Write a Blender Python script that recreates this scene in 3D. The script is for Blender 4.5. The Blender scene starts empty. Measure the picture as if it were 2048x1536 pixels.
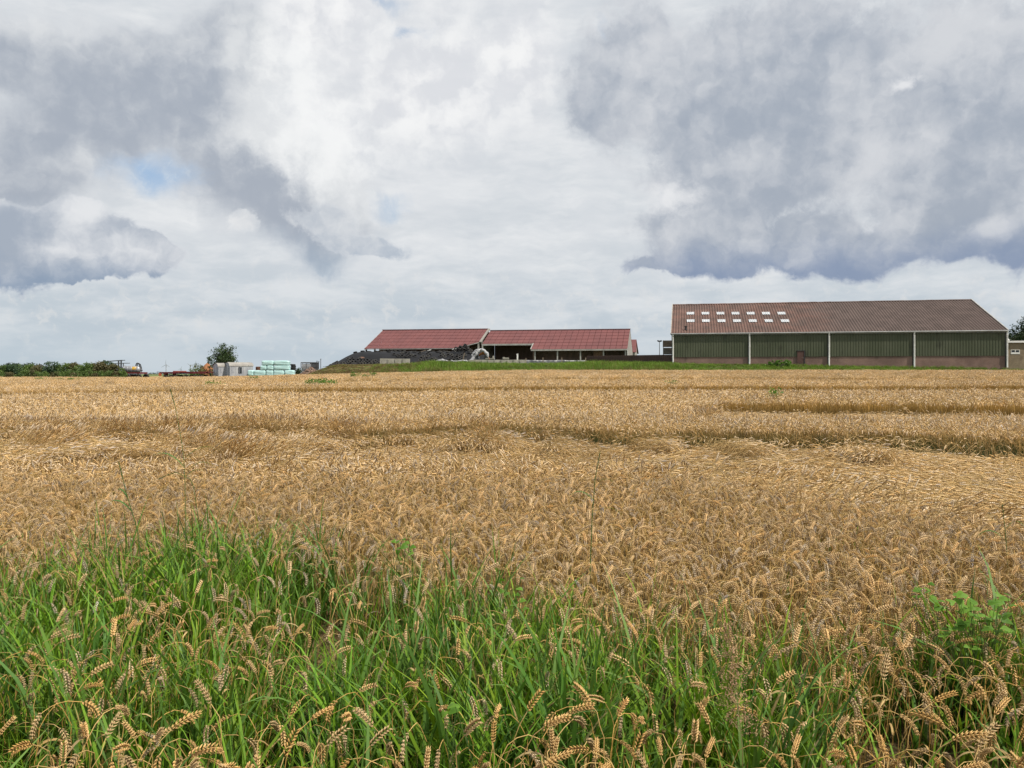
import bpy, bmesh, math, random
import numpy as np
from mathutils import Vector, Matrix

# ------------------------------------------------------------------ camera, sky, sun, exposure
SC = bpy.context.scene
COL = SC.collection
FPX, HOR, CAMZ = 1650.0, 748.0, 1.85          # focal length and horizon row of the 2048 px wide photograph


def P(px, py, d):
    """world point seen at photo pixel (px, py), d metres in front of the camera"""
    return Vector(((px - 1024) / FPX * d, d, CAMZ + (HOR - py) / FPX * d))


cam_data = bpy.data.cameras.new('camera')
cam = bpy.data.objects.new('camera', cam_data)
COL.objects.link(cam)
cam.location = (0, 0, CAMZ)
cam.rotation_euler = (math.radians(90), 0, 0)
cam_data.sensor_width = 36
cam_data.lens = 36 * FPX / 2048
cam_data.shift_y = (HOR - 768) / 2048
cam_data.clip_start = 0.05
cam_data.clip_end = 30000
SC.camera = cam

SUN_EL, SUN_AZ = math.radians(52), math.radians(122)      # azimuth clockwise from +Y: behind the camera, to the right
SC.view_settings.view_transform = 'Standard'
SC.view_settings.look = 'None'
SC.view_settings.exposure = 0.0
SC.view_settings.gamma = 1.0
SC.view_settings.use_curve_mapping = False

sun_data = bpy.data.lights.new('sun', 'SUN')
sun_data.energy = 5.0
sun_data.angle = math.radians(2.0)
sun_data.color = (1.0, 0.93, 0.82)
sun = bpy.data.objects.new('sun', sun_data)
COL.objects.link(sun)
sd = Vector((math.sin(SUN_AZ) * math.cos(SUN_EL), math.cos(SUN_AZ) * math.cos(SUN_EL), math.sin(SUN_EL)))
sun.rotation_euler = (-sd).to_track_quat('-Z', 'Y').to_euler()
sun.location = (0, -20, 40)


class NG:
    """short hand for building node trees"""

    def __init__(self, nt):
        self.nt = nt

    def new(self, t, **kw):
        n = self.nt.nodes.new(t)
        for k, v in kw.items():
            setattr(n, k, v)
        return n

    def set(self, sock, v):
        if isinstance(v, bpy.types.NodeSocket):
            self.nt.links.new(v, sock)
        elif v is not None:
            if isinstance(v, (tuple, list)) and sock.type == 'RGBA' and len(v) == 3:
                v = (*v, 1)
            sock.default_value = v

    def m(self, op, a, b=None, c=None, clamp=False):
        n = self.new('ShaderNodeMath', operation=op, use_clamp=clamp)
        for s, v in zip(n.inputs, (a, b, c)):
            self.set(s, v)
        return n.outputs[0]

    def v(self, op, a, b=None, c=None):
        n = self.new('ShaderNodeVectorMath', operation=op)
        for s, v in zip(n.inputs, (a, b, c)):
            self.set(s, v)
        return n.outputs['Value'] if op in ('LENGTH', 'DOT_PRODUCT', 'DISTANCE') else n.outputs['Vector']

    def noise(self, vec, scale, detail=4, rough=0.5, color=False, lac=2.0, dist=0.0):
        n = self.new('ShaderNodeTexNoise')
        self.set(n.inputs['Vector'], vec)
        for k, v in (('Scale', scale), ('Detail', detail), ('Roughness', rough), ('Lacunarity', lac), ('Distortion', dist)):
            n.inputs[k].default_value = v
        return n.outputs['Color' if color else 0]

    def mix(self, f, a, b, blend='MIX', clampf=True):
        n = self.new('ShaderNodeMix', data_type='RGBA', blend_type=blend, clamp_factor=clampf)
        self.set(n.inputs[0], f)
        self.set(n.inputs[6], a)
        self.set(n.inputs[7], b)
        return n.outputs[2]

    def smooth(self, x, lo, hi, a=0.0, b=1.0):
        n = self.new('ShaderNodeMapRange', interpolation_type='SMOOTHSTEP')
        self.set(n.inputs[0], x)
        for i, v in ((1, lo), (2, hi), (3, a), (4, b)):
            self.set(n.inputs[i], v)
        return n.outputs[0]


def lin(h):
    h = h.lstrip('#')
    return tuple(((c / 12.92) if c <= 0.04045 else ((c + 0.055) / 1.055) ** 2.4) for c in (int(h[i:i + 2], 16) / 255 for i in (0, 2, 4)))


def build_world():
    w = bpy.data.worlds.new('World')
    SC.world = w
    w.use_nodes = True
    nt = w.node_tree
    nt.nodes.clear()
    g = NG(nt)
    out = g.new('ShaderNodeOutputWorld')
    bg = g.new('ShaderNodeBackground')
    nt.links.new(bg.outputs[0], out.inputs[0])
    sky = g.new('ShaderNodeTexSky', sky_type='NISHITA', sun_disc=False, sun_elevation=SUN_EL, sun_rotation=SUN_AZ)
    sky.air_density = 1.0
    sky.dust_density = 1.5
    sky.ozone_density = 1.6
    skyc = g.mix(1.0, sky.outputs[0], (0.10, 0.10, 0.10), 'MULTIPLY')
    tc = g.new('ShaderNodeTexCoord')
    d = g.v('NORMALIZE', tc.outputs['Generated'])
    sx = g.new('ShaderNodeSeparateXYZ')
    g.set(sx.inputs[0], d)
    R2D = 57.29578
    az = g.m('MULTIPLY', g.m('ARCTAN2', sx.outputs[0], sx.outputs[1]), R2D)
    el = g.m('MULTIPLY', g.m('ARCSINE', sx.outputs[2]), R2D)
    cx = g.new('ShaderNodeCombineXYZ')
    g.set(cx.inputs[0], az)
    g.set(cx.inputs[1], el)
    p0 = cx.outputs[0]

    # one degree of sky is about 28.8 photo pixels
    def warp(vec, nscale, amp, detail=3, off=0.0, rough=0.55):
        n = g.noise(g.v('ADD', vec, (off, off * 0.7, off * 1.3)), nscale, detail, rough, True)
        return g.v('MULTIPLY_ADD', g.v('SUBTRACT', n, (0.5, 0.5, 0.5)), (amp, amp * 0.85, 0), vec)

    pw = warp(p0, 0.16, 5.5, 2, 3.1)
    pw = warp(pw, 0.55, 2.2, 4, 11.7, 0.6)
    psoft = warp(p0, 0.16, 4.0, 2, 3.1)

    def deg(px, py):
        return (math.degrees(math.atan((px - 1024) / FPX)), math.degrees(math.atan((HOR - py) / math.hypot(FPX, px - 1024))))

    def field(vec, ells, k=0.35):
        """signed field of a union of ellipses given in photo pixels: 1 in the middle, 0 on the outline"""
        f = None
        for (px, py, rx, ry) in ells:
            a, e = deg(px, py)
            a2, _ = deg(px + rx, py)
            _, e2 = deg(px, py - ry)
            ra, re = abs(a2 - a), abs(e2 - e)
            q = g.v('MULTIPLY_ADD', vec, (1 / ra, 1 / re, 0), (-a / ra, -e / re, 0))
            l = g.v('LENGTH', q)
            f = l if f is None else g.m('SMOOTH_MIN', f, l, k)
        return g.m('SUBTRACT', 1.0, f)

    # shared noises
    pl = warp(p0, 0.7, 1.6, 3, 21.0, 0.6)                 # gently billowing coordinates
    fb = g.noise(pl, 0.22, 9, 0.56)                       # lumps of 4-5 degrees with fine detail
    fbl = g.noise(g.v('ADD', pl, (0.9, -1.0, 0)), 0.22, 6, 0.54)  # the same lumps seen from where the light comes
    fine = g.noise(pl, 1.0, 8, 0.62)
    stre = g.noise(g.v('MULTIPLY', g.v('ADD', warp(p0, 0.3, 1.2, 2, 5.5), (5, 0, 9)), (0.35, 1.25, 1)), 0.42, 8, 0.62)
    lit = g.m('SUBTRACT', fb, fbl)                        # >0 where a lump faces the light
    nf = g.m('MULTIPLY', g.m('SUBTRACT', fb, 0.5), 1.9)
    nfine = g.m('MULTIPLY', g.m('SUBTRACT', fine, 0.5), 0.7)
    puff = g.m('SUBTRACT', g.noise(warp(p0, 1.2, 0.9, 3, 44.0, 0.6), 0.75, 9, 0.66), 0.5)      # ragged edge detail
    bil = g.m('ABSOLUTE', g.m('SUBTRACT', g.noise(pl, 0.34, 5, 0.5), 0.5))                     # rounded billows
    bil2 = g.m('ABSOLUTE', g.m('SUBTRACT', g.noise(g.v('ADD', pl, (0.5, -0.7, 0)), 0.34, 5, 0.5), 0.5))
    blit = g.m('SUBTRACT', bil, bil2)

    # --- high bright layer
    b1 = g.mix(g.smooth(stre, 0.30, 0.72), lin('cfd5db'), lin('e9ebed'))
    b1 = g.mix(g.smooth(fb, 0.40, 0.70, 0.0, 0.7), b1, lin('d8dce1'))
    lowc = g.mix(g.smooth(stre, 0.34, 0.68), lin('bfcad3'), lin('d9dee2'))
    lowc = g.mix(g.smooth(fine, 0.50, 0.70, 0.0, 0.6), lowc, lin('dfe0e0'))
    lowc = g.mix(g.smooth(el, 4.0, 0.5, 0.0, 0.6), lowc, lin('bccad4'))
    b1 = g.mix(g.smooth(el, 9.5, 3.0), b1, lowc)
    # bright veil in the middle of the picture
    glow = field(psoft, [(650, 290, 150, 150), (860, 170, 230, 200), (640, 40, 160, 120), (1040, 120, 110, 160)], 0.5)
    glow = g.m('MULTIPLY_ADD', nf, 0.25, glow)
    b1 = g.mix(g.smooth(glow, -0.4, 0.8, 0.0, 0.85), b1, g.mix(g.smooth(g.m('MULTIPLY_ADD', lit, 0.9, fb), 0.32, 0.72), lin('dddfe4'), lin('f8f8f8')))
    # openings to blue sky
    hole = field(pw, [(765, 5, 70, 22), (830, 48, 40, 16), (785, 400, 55, 24), (1215, 45, 16, 30), (640, 545, 26, 10)], 0.1)
    hole = g.m('ADD', hole, g.m('MULTIPLY', g.m('SUBTRACT', fine, 0.5), 1.3))
    blue = g.mix(0.55, skyc, lin('b5d0ec'))
    b1 = g.mix(g.smooth(hole, -0.2, 1.1, 0.0, 0.55), b1, blue)
    col = b1

    def cloud(col, ells, edge, lo, hi, base, base_px, amp=1.0, k=0.35, strength=1.0, base_h=4.0, rim=0.5, tones=(), c0=0.45):
        f = field(pw, ells, k)
        f = g.m('MULTIPLY_ADD', nf, amp * 0.5, f)
        f = g.m('MULTIPLY_ADD', nfine, amp * 0.35, f)
        f = g.m('MULTIPLY_ADD', puff, amp * 0.95, f)
        f = g.m('MULTIPLY_ADD', bil, amp * 1.1, g.m('SUBTRACT', f, amp * 0.12))
        a = g.smooth(f, -edge * 0.3, edge)
        sh = g.m('MULTIPLY_ADD', lit, 1.5, g.m('MULTIPLY_ADD', nf, 0.16, c0))
        sh = g.m('MULTIPLY_ADD', blit, 0.9, g.m('MULTIPLY_ADD', puff, 0.22, sh))
        for tx in tones:                                  # broad lighter and darker parts of the cloud
            t = field(psoft, [tx[:4]])
            sh = g.m('MULTIPLY_ADD', g.smooth(t, -0.25, 0.9), tx[4], sh)
        c = g.mix(g.smooth(sh, 0.0, 1.0), lo, hi)
        be = deg(base_px[0], base_px[1])[1]               # darker and bluer towards the flat base
        t = g.m('ADD', el, g.m('MULTIPLY_ADD', nfine, 2.2, g.m('MULTIPLY', nf, 2.4)))
        c = g.mix(g.smooth(t, be + base_h, be, 0.0, 0.9), c, base)
        c = g.mix(g.smooth(f, edge * 1.2, 0.0, 0.0, rim), c, lin('eceef0'))
        return g.mix(g.m('MULTIPLY', a, strength), col, c)

    # large grey mass upper left, running down towards the right
    col = cloud(col, [(60, 110, 330, 120), (330, 150, 230, 130), (60, 330, 220, 170), (180, 220, 200, 140), (200, 300, 130, 90), (400, 230, 210, 150), (470, 110, 130, 130), (500, 330, 190, 130), (560, 420, 160, 110), (660, 400, 130, 120), (640, 500, 85, 72)],
                0.50, lin('a9b1bd'), lin('dcdfe2'), lin('a0b0c1'), (600, 560), 0.36, 0.35, 1.0, 4.0, 0.3,
                [(180, 190, 300, 140, -0.34), (60, 330, 170, 110, -0.2), (470, 370, 150, 110, -0.42), (590, 470, 90, 90, -0.35), (690, 350, 110, 120, 0.6), (570, 220, 110, 90, 0.5), (60, 30, 220, 60, 0.3), (520, 110, 90, 120, 0.28), (170, 310, 70, 60, 0.2), (20, 440, 120, 80, -0.5), (600, 250, 120, 90, 0.4)])
    # opening to the blue behind it
    hole = field(pw, [(312, 345, 92, 46)], 0.1)
    hole = g.m('ADD', hole, g.m('MULTIPLY', g.m('SUBTRACT', fine, 0.5), 1.0))
    col = g.mix(g.smooth(hole, -0.35, 0.9, 0.0, 0.85), col, g.mix(g.smooth(fine, 0.42, 0.7, 0.0, 0.7), g.mix(0.7, skyc, lin('a3c4e8')), lin('d0dae4')))
    # small light cumulus beside it
    col = cloud(col, [(720, 480, 120, 34), (640, 440, 90, 40), (470, 455, 34, 28)], 0.30, lin('bcc4ce'), lin('e8e9ea'), lin('a6b3c3'), (700, 515), 0.7, 0.3, 0.85, 2.0, 0.4)
    # lower left cumulus with a blue-grey base
    col = cloud(col, [(20, 500, 190, 80), (190, 480, 120, 62), (290, 515, 110, 34), (110, 540, 200, 30)],
                0.16, lin('a6b0be'), lin('e4e6e9'), lin('8a9cb3'), (100, 575), 0.5, 0.3, 1.0, 2.6, 0.3,
                [(200, 440, 100, 40, 0.35), (20, 500, 70, 80, -0.6), (240, 500, 120, 40, 0.12)])
    # huge grey cloud on the right
    col = cloud(col, [(1260, 160, 150, 170), (1560, 230, 380, 300), (1950, 250, 330, 330), (1400, 440, 170, 90), (1640, 490, 350, 66), (1450, 515, 200, 44), (1990, 490, 260, 66), (1330, 530, 110, 26)],
                0.28, lin('a5aebb'), lin('d3d6db'), lin('8797b2'), (1600, 562), 0.5, 0.3, 1.0, 3.6, 0.3,
                [(1540, 220, 140, 110, -0.28), (1160, 260, 90, 80, -0.1), (1900, 430, 160, 110, -0.45), (1780, 330, 110, 140, 0.3), (1300, 70, 220, 80, 0.25),
                 (1930, 60, 180, 90, 0.4), (1560, 400, 160, 90, -0.25), (1960, 470, 90, 34, 0.6), (1320, 440, 110, 70, 0.12), (1960, 250, 110, 70, -0.15)])
    # bright gaps in it
    gap = field(pw, [(1345, 385, 66, 50), (1800, 175, 46, 30)], 0.2)
    gap = g.m('ADD', gap, g.m('MULTIPLY', nfine, 1.9))
    col = g.mix(g.smooth(gap, -0.15, 0.9, 0.0, 0.85), col, lin('ebecee'))
    # sunlit white flanks between the dark masses
    lt = field(pw, [(660, 290, 140, 130), (600, 160, 90, 110)], 0.3)
    lt = g.m('MULTIPLY_ADD', puff, 1.1, g.m('MULTIPLY_ADD', lit, 2.0, lt))
    col = g.mix(g.smooth(lt, -0.15, 0.9, 0.0, 0.8), col, lin('f7f8f8'))
    # dull ground colour below the horizon
    col = g.mix(g.smooth(el, -0.2, -1.5), col, lin('8f9078'))
    nt.links.new(col, bg.inputs[0])
    bg.inputs[1].default_value = 1.0
    w.cycles.sampling_method = 'MANUAL'
    w.cycles.sample_map_resolution = 512


build_world()

# ------------------------------------------------------------------ helpers: meshes, tags, materials
RNG = np.random.default_rng(7)
random.seed(7)


def tag(o, label=None, cat=None, group=None, kind=None):
    for k, v in (('label', label), ('category', cat), ('group', group), ('kind', kind)):
        if v:
            o[k] = v
    return o


def empty(name, loc=(0, 0, 0), rz=0.0, label=None, cat=None, group=None):
    o = bpy.data.objects.new(name, None)
    COL.objects.link(o)
    o.location = loc
    o.rotation_euler = (0, 0, rz)
    o.empty_display_size = 0.2
    return tag(o, label, cat, group)


def unit(v):
    v = np.asarray(v, float)
    return v / (np.linalg.norm(v) + 1e-12)


class MB:
    """mesh builder: collects triangles and quads with a colour per vertex and a material per face"""

    def __init__(self):
        self.V, self.C, self.F, self.M, self.n = [], [], [], [], 0

    def add(self, v, faces, col=(1, 1, 1), mi=0):
        v = np.asarray(v, float).reshape(-1, 3)
        c = np.asarray(col, float)
        self.C.append(np.broadcast_to(c, v.shape).copy() if c.ndim == 1 else c)
        self.V.append(v)
        f = np.asarray(faces, int) + self.n
        self.F.append(f)
        self.M.append(np.full(len(f), mi, int))
        self.n += len(v)

    def box(self, lo, hi, mi=0, col=(1, 1, 1), rot=None, org=(0, 0, 0)):
        x0, y0, z0 = lo
        x1, y1, z1 = hi
        v = np.array([(x0, y0, z0), (x1, y0, z0), (x1, y1, z0), (x0, y1, z0), (x0, y0, z1), (x1, y0, z1), (x1, y1, z1), (x0, y1, z1)], float)
        if rot is not None:
            v = v @ np.array(rot.to_3x3() if hasattr(rot, 'to_3x3') else rot).T
        v = v + np.array(org)
        self.add(v, [(0, 3, 2, 1), (4, 5, 6, 7), (0, 1, 5, 4), (1, 2, 6, 5), (2, 3, 7, 6), (3, 0, 4, 7)], col, mi)

    def bar(self, a, b, w, h=None, mi=0, col=(1, 1, 1)):
        """square section bar from a to b"""
        a, b = np.array(a, float), np.array(b, float)
        h = h or w
        t = unit(b - a)
        s = unit(np.cross(t, (0, 0, 1))) if abs(t[2]) < 0.95 else np.array([1.0, 0, 0])
        u = np.cross(s, t)
        v = []
        for p in (a, b):
            for i, j in ((-1, -1), (1, -1), (1, 1), (-1, 1)):
                v.append(p + s * i * w / 2 + u * j * h / 2)
        self.add(v, [(0, 3, 2, 1), (4, 5, 6, 7), (0, 1, 5, 4), (1, 2, 6, 5), (2, 3, 7, 6), (3, 0, 4, 7)], col, mi)

    def tube(self, path, rad, sides=6, mi=0, col=(1, 1, 1), cap=True):
        path = np.asarray(path, float)
        n = len(path)
        rad = np.broadcast_to(np.asarray(rad, float), (n,))
        tang = np.gradient(path, axis=0)
        s = None
        rings = []
        for i in range(n):
            t = unit(tang[i])
            if s is None:
                ref = np.array([1.0, 0, 0]) if abs(t[0]) < 0.8 else np.array([0, 1.0, 0])
                s = unit(np.cross(t, ref))
            s = unit(s - t * np.dot(s, t))
            u = np.cross(t, s)
            a = np.arange(sides) * 2 * math.pi / sides
            rings.append(path[i] + rad[i] * (np.cos(a)[:, None] * s + np.sin(a)[:, None] * u))
        v = np.concatenate(rings)
        f = []
        for i in range(n - 1):
            for k in range(sides):
                k2 = (k + 1) % sides
                f.append((i * sides + k, i * sides + k2, (i + 1) * sides + k2, (i + 1) * sides + k))
        col = np.asarray(col, float)
        if col.ndim == 2:
            col = np.repeat(col, sides, axis=0)
        self.add(v, f, col, mi)
        if cap and sides > 3:
            for i in (0, n - 1):
                c = path[i]
                fs = []
                for k in range(sides):
                    k2 = (k + 1) % sides
                    fs.append((0, 1 + k2, 1 + k) if i == 0 else (0, 1 + k, 1 + k2))
                cc = col if col.ndim == 1 else col[i * sides]
                self.add(np.vstack([c[None], rings[i]]), fs, cc, mi)

    def strip(self, path, width, side, mi=0, col=(1, 1, 1)):
        """flat blade along a path"""
        path = np.asarray(path, float)
        n = len(path)
        width = np.broadcast_to(np.asarray(width, float), (n,))
        side = np.asarray(side, float)
        if side.ndim == 1:
            side = np.broadcast_to(side, (n, 3))
        v = np.empty((2 * n, 3))
        v[0::2] = path - side * width[:, None] / 2
        v[1::2] = path + side * width[:, None] / 2
        col = np.asarray(col, float)
        if col.ndim == 2:
            col = np.repeat(col, 2, axis=0)
        self.add(v, [(2 * i, 2 * i + 1, 2 * i + 3, 2 * i + 2) for i in range(n - 1)], col, mi)

    def grid(self, pts, mi=0, col=(1, 1, 1), flip=False):
        """pts (a, b, 3)"""
        a, b = pts.shape[:2]
        i, j = np.meshgrid(np.arange(a - 1), np.arange(b - 1), indexing='ij')
        q = np.stack([i * b + j, (i + 1) * b + j, (i + 1) * b + j + 1, i * b + j + 1], -1).reshape(-1, 4)
        if flip:
            q = q[:, ::-1]
        c = np.asarray(col, float)
        if c.ndim == 3:
            c = c.reshape(-1, 3)
        self.add(pts.reshape(-1, 3), q, c, mi)

    def prism(self, poly, d, mi=0, col=(1, 1, 1)):
        """polygon extruded by the vector d"""
        p = np.asarray(poly, float)
        n = len(p)
        v = np.vstack([p, p + np.asarray(d, float)])
        self.nface(v, [list(range(n))[::-1], [n + k for k in range(n)]] + [[k, (k + 1) % n, n + (k + 1) % n, n + k] for k in range(n)], col, mi)

    def nface(self, v, faces, col=(1, 1, 1), mi=0):
        v = np.asarray(v, float).reshape(-1, 3)
        self.C.append(np.broadcast_to(np.asarray(col, float), v.shape).copy())
        self.V.append(v)
        for f in faces:
            self.F.append(np.asarray([f], int) + self.n)
            self.M.append(np.array([mi]))
        self.n += len(v)

    def xform(self, M):
        M = np.array(M)
        self.V = [v @ M[:3, :3].T + M[:3, 3] for v in self.V]
        return self

    def mesh(self, name, mats, smooth=False):
        me = bpy.data.meshes.new(name)
        V = np.concatenate(self.V)
        tot = np.concatenate([np.full(len(f), f.shape[1]) for f in self.F])
        idx = np.concatenate([f.ravel() for f in self.F])
        me.vertices.add(len(V))
        me.vertices.foreach_set('co', V.ravel().astype(np.float32))
        me.loops.add(len(idx))
        me.loops.foreach_set('vertex_index', idx.astype(np.int32))
        me.polygons.add(len(tot))
        st = np.concatenate([[0], np.cumsum(tot)[:-1]])
        me.polygons.foreach_set('loop_start', st.astype(np.int32))
        me.polygons.foreach_set('loop_total', tot.astype(np.int32))
        me.polygons.foreach_set('material_index', np.concatenate(self.M).astype(np.int32))
        me.polygons.foreach_set('use_smooth', np.full(len(tot), smooth))
        a = me.color_attributes.new('col', 'FLOAT_COLOR', 'POINT')
        c = np.ones((len(V), 4), np.float32)
        c[:, :3] = np.concatenate(self.C)
        a.data.foreach_set('color', c.ravel())
        for m in (mats if isinstance(mats, (list, tuple)) else [mats]):
            me.materials.append(m)
        me.update(calc_edges=True)
        me.validate()
        return me

    def build(self, name, mats, parent=None, smooth=False, link=True):
        o = bpy.data.objects.new(name, self.mesh(name, mats, smooth))
        if link:
            COL.objects.link(o)
        if parent is not None:
            o.parent = parent
        return o


def copy_thing(root, parent=None):
    c = root.copy()
    COL.objects.link(c)
    c.parent = parent
    for ch in list(root.children):
        copy_thing(ch, c)
    return c


def add_bevel(o, w=0.02, seg=2):
    m = o.modifiers.new('bevel', 'BEVEL')
    m.width = w
    m.segments = seg
    m.limit_method = 'ANGLE'


MATS = {}


def mat(name, c1, c2=None, rough=0.8, scale=2.0, c3=None, fine=0.25, bump=0.0, metal=0.0, spec=0.3, stretch=(1, 1, 1), coord='Object', lo=0.35, hi=0.65):
    """plain procedural surface: two tones of a large noise, a third in specks, fine grain, optional bump"""
    if name in MATS:
        return MATS[name]
    m = bpy.data.materials.new(name)
    m.use_nodes = True
    nt = m.node_tree
    g = NG(nt)
    b = nt.nodes['Principled BSDF']
    tc = g.new('ShaderNodeTexCoord')
    vec = g.v('MULTIPLY', tc.outputs[coord], stretch)
    n1 = g.noise(vec, scale, 6, 0.6)
    n2 = g.noise(vec, scale * 7, 5, 0.65)
    col = g.mix(g.smooth(n1, lo, hi), c1, c2 or tuple(x * 0.72 for x in c1))
    if c3:
        n3 = g.noise(g.v('ADD', vec, (7, 3, 1)), scale * 2.3, 6, 0.65)
        col = g.mix(g.smooth(n3, 0.55, 0.70), col, c3)
    col = g.mix(1.0, col, g.mix(n2, (1 - fine,) * 3, (1 + fine,) * 3), 'MULTIPLY')
    g.set(b.inputs['Base Color'], col)
    b.inputs['Roughness'].default_value = rough
    b.inputs['Metallic'].default_value = metal
    b.inputs['Specular IOR Level'].default_value = spec
    if bump:
        bp = g.new('ShaderNodeBump')
        bp.inputs['Strength'].default_value = bump
        bp.inputs['Distance'].default_value = 0.03
        g.set(bp.inputs['Height'], n2)
        g.set(b.inputs['Normal'], bp.outputs[0])
    MATS[name] = m
    return m


def brick_mat(name, c1, c2, mortar, scale, rough=0.9, c3=None):
    m = bpy.data.materials.new(name)
    m.use_nodes = True
    nt = m.node_tree
    g = NG(nt)
    b = nt.nodes['Principled BSDF']
    tc = g.new('ShaderNodeTexCoord')
    sp = g.new('ShaderNodeSeparateXYZ')
    g.set(sp.inputs[0], tc.outputs['Object'])
    cb = g.new('ShaderNodeCombineXYZ')
    g.set(cb.inputs[0], g.m('ADD', sp.outputs[0], sp.outputs[1]))
    g.set(cb.inputs[1], sp.outputs[2])
    br = g.new('ShaderNodeTexBrick')
    g.set(br.inputs['Vector'], cb.outputs[0])
    for k, v in (('Color1', (*c1, 1)), ('Color2', (*c2, 1)), ('Mortar', (*mortar, 1)), ('Scale', scale), ('Mortar Size', 0.012), ('Bias', 0.0), ('Brick Width', 0.22), ('Row Height', 0.065)):
        br.inputs[k].default_value = v
    n = g.noise(tc.outputs['Object'], 0.35, 6, 0.65)
    col = g.mix(1.0, br.outputs[0], g.mix(g.smooth(n, 0.3, 0.7), (0.72, 0.70, 0.70), (1.18, 1.15, 1.12)), 'MULTIPLY')
    if c3:
        n3 = g.noise(g.v('MULTIPLY', tc.outputs['Object'], (1, 1, 0.4)), 0.8, 6, 0.7)
        col = g.mix(g.smooth(n3, 0.56, 0.72, 0.0, 0.7), col, c3)
    g.set(b.inputs['Base Color'], col)
    b.inputs['Roughness'].default_value = rough
    b.inputs['Specular IOR Level'].default_value = 0.2
    return m


def veg_mat(name, inst=True, trans=0.3, rough=0.55, spec=0.25, gain=1.0):
    """plant tissue: colour from the mesh's own 'col', per plant tint, partly translucent"""
    m = bpy.data.materials.new(name)
    m.use_nodes = True
    nt = m.node_tree
    g = NG(nt)
    b = nt.nodes['Principled BSDF']
    out = nt.nodes['Material Output']
    a = g.new('ShaderNodeAttribute', attribute_name='col')
    col = a.outputs['Color']
    if inst:
        t = g.new('ShaderNodeAttribute', attribute_name='tint', attribute_type='INSTANCER')
        col = g.mix(1.0, col, t.outputs['Vector'], 'MULTIPLY', True)
    if gain != 1.0:
        col = g.mix(1.0, col, (gain,) * 3, 'MULTIPLY')
    g.set(b.inputs['Base Color'], col)
    b.inputs['Roughness'].default_value = rough
    b.inputs['Specular IOR Level'].default_value = spec
    if trans > 0:
        tr = g.new('ShaderNodeBsdfTranslucent')
        g.set(tr.inputs[0], g.mix(1.0, col, (1.15, 1.2, 0.7), 'MULTIPLY'))
        mx = g.new('ShaderNodeMixShader')
        mx.inputs[0].default_value = trans
        nt.links.new(b.outputs[0], mx.inputs[1])
        nt.links.new(tr.outputs[0], mx.inputs[2])
        nt.links.new(mx.outputs[0], out.inputs[0])
    return m


def smoothstep(a, b, x):
    t = np.clip((np.asarray(x, float) - a) / (b - a), 0, 1)
    return t * t * (3 - 2 * t)


# value noise for placing things
_NT = np.random.default_rng(99).random((64, 64))


def vnoise(x, y):
    x = np.asarray(x, float)
    y = np.asarray(y, float)
    xi, yi = np.floor(x).astype(int), np.floor(y).astype(int)
    fx, fy = x - xi, y - yi
    fx, fy = fx * fx * (3 - 2 * fx), fy * fy * (3 - 2 * fy)
    g = lambda i, j: _NT[i % 64, j % 64]
    return (g(xi, yi) * (1 - fx) + g(xi + 1, yi) * fx) * (1 - fy) + (g(xi, yi + 1) * (1 - fx) + g(xi + 1, yi + 1) * fx) * fy


def fbm(x, y, o=3):
    s, a, t = 0, 0.5, 0
    for k in range(o):
        s = s + a * vnoise(x * 2 ** k + 17 * k, y * 2 ** k + 5 * k)
        t += a
        a *= 0.55
    return s / t


# ------------------------------------------------------------------ terrain
WHEAT_END = 105.0


def ground_z(x, y):
    x = np.asarray(x, float)
    y = np.asarray(y, float)
    t = smoothstep(-45, 5, x)
    ze = 0.85 + 0.90 * t
    z = ze * np.clip(y, -30, WHEAT_END) / WHEAT_END
    t2 = smoothstep(-32, -25, x)                                        # the farmyard stands higher on the right
    yard = smoothstep(WHEAT_END, 121, y) * (3.15 - ze) * t2 - smoothstep(108, 150, y) * 0.5 * (1 - t2)
    z = z + yard
    far = smoothstep(200, 420, y)
    z = z * (1 - far) + far * 0.0
    side = smoothstep(90, 300, np.abs(x))
    return z * (1 - side) + side * np.minimum(z, 0.6)


def gz(x, y):
    return float(ground_z(x, y))


ys = np.concatenate([np.arange(-30, 0, 2.0), np.arange(0, 130, 1.0), np.arange(130, 220, 5.0), np.geomspace(220, 14000, 36)])
xs = np.concatenate([-np.geomspace(120, 12000, 22)[::-1], np.arange(-115, 116, 2.5), np.geomspace(120, 12000, 22)])
gx, gy = np.meshgrid(xs, ys, indexing='ij')
gmb = MB()
gmb.grid(np.stack([gx, gy, ground_z(gx, gy)], -1))


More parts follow.
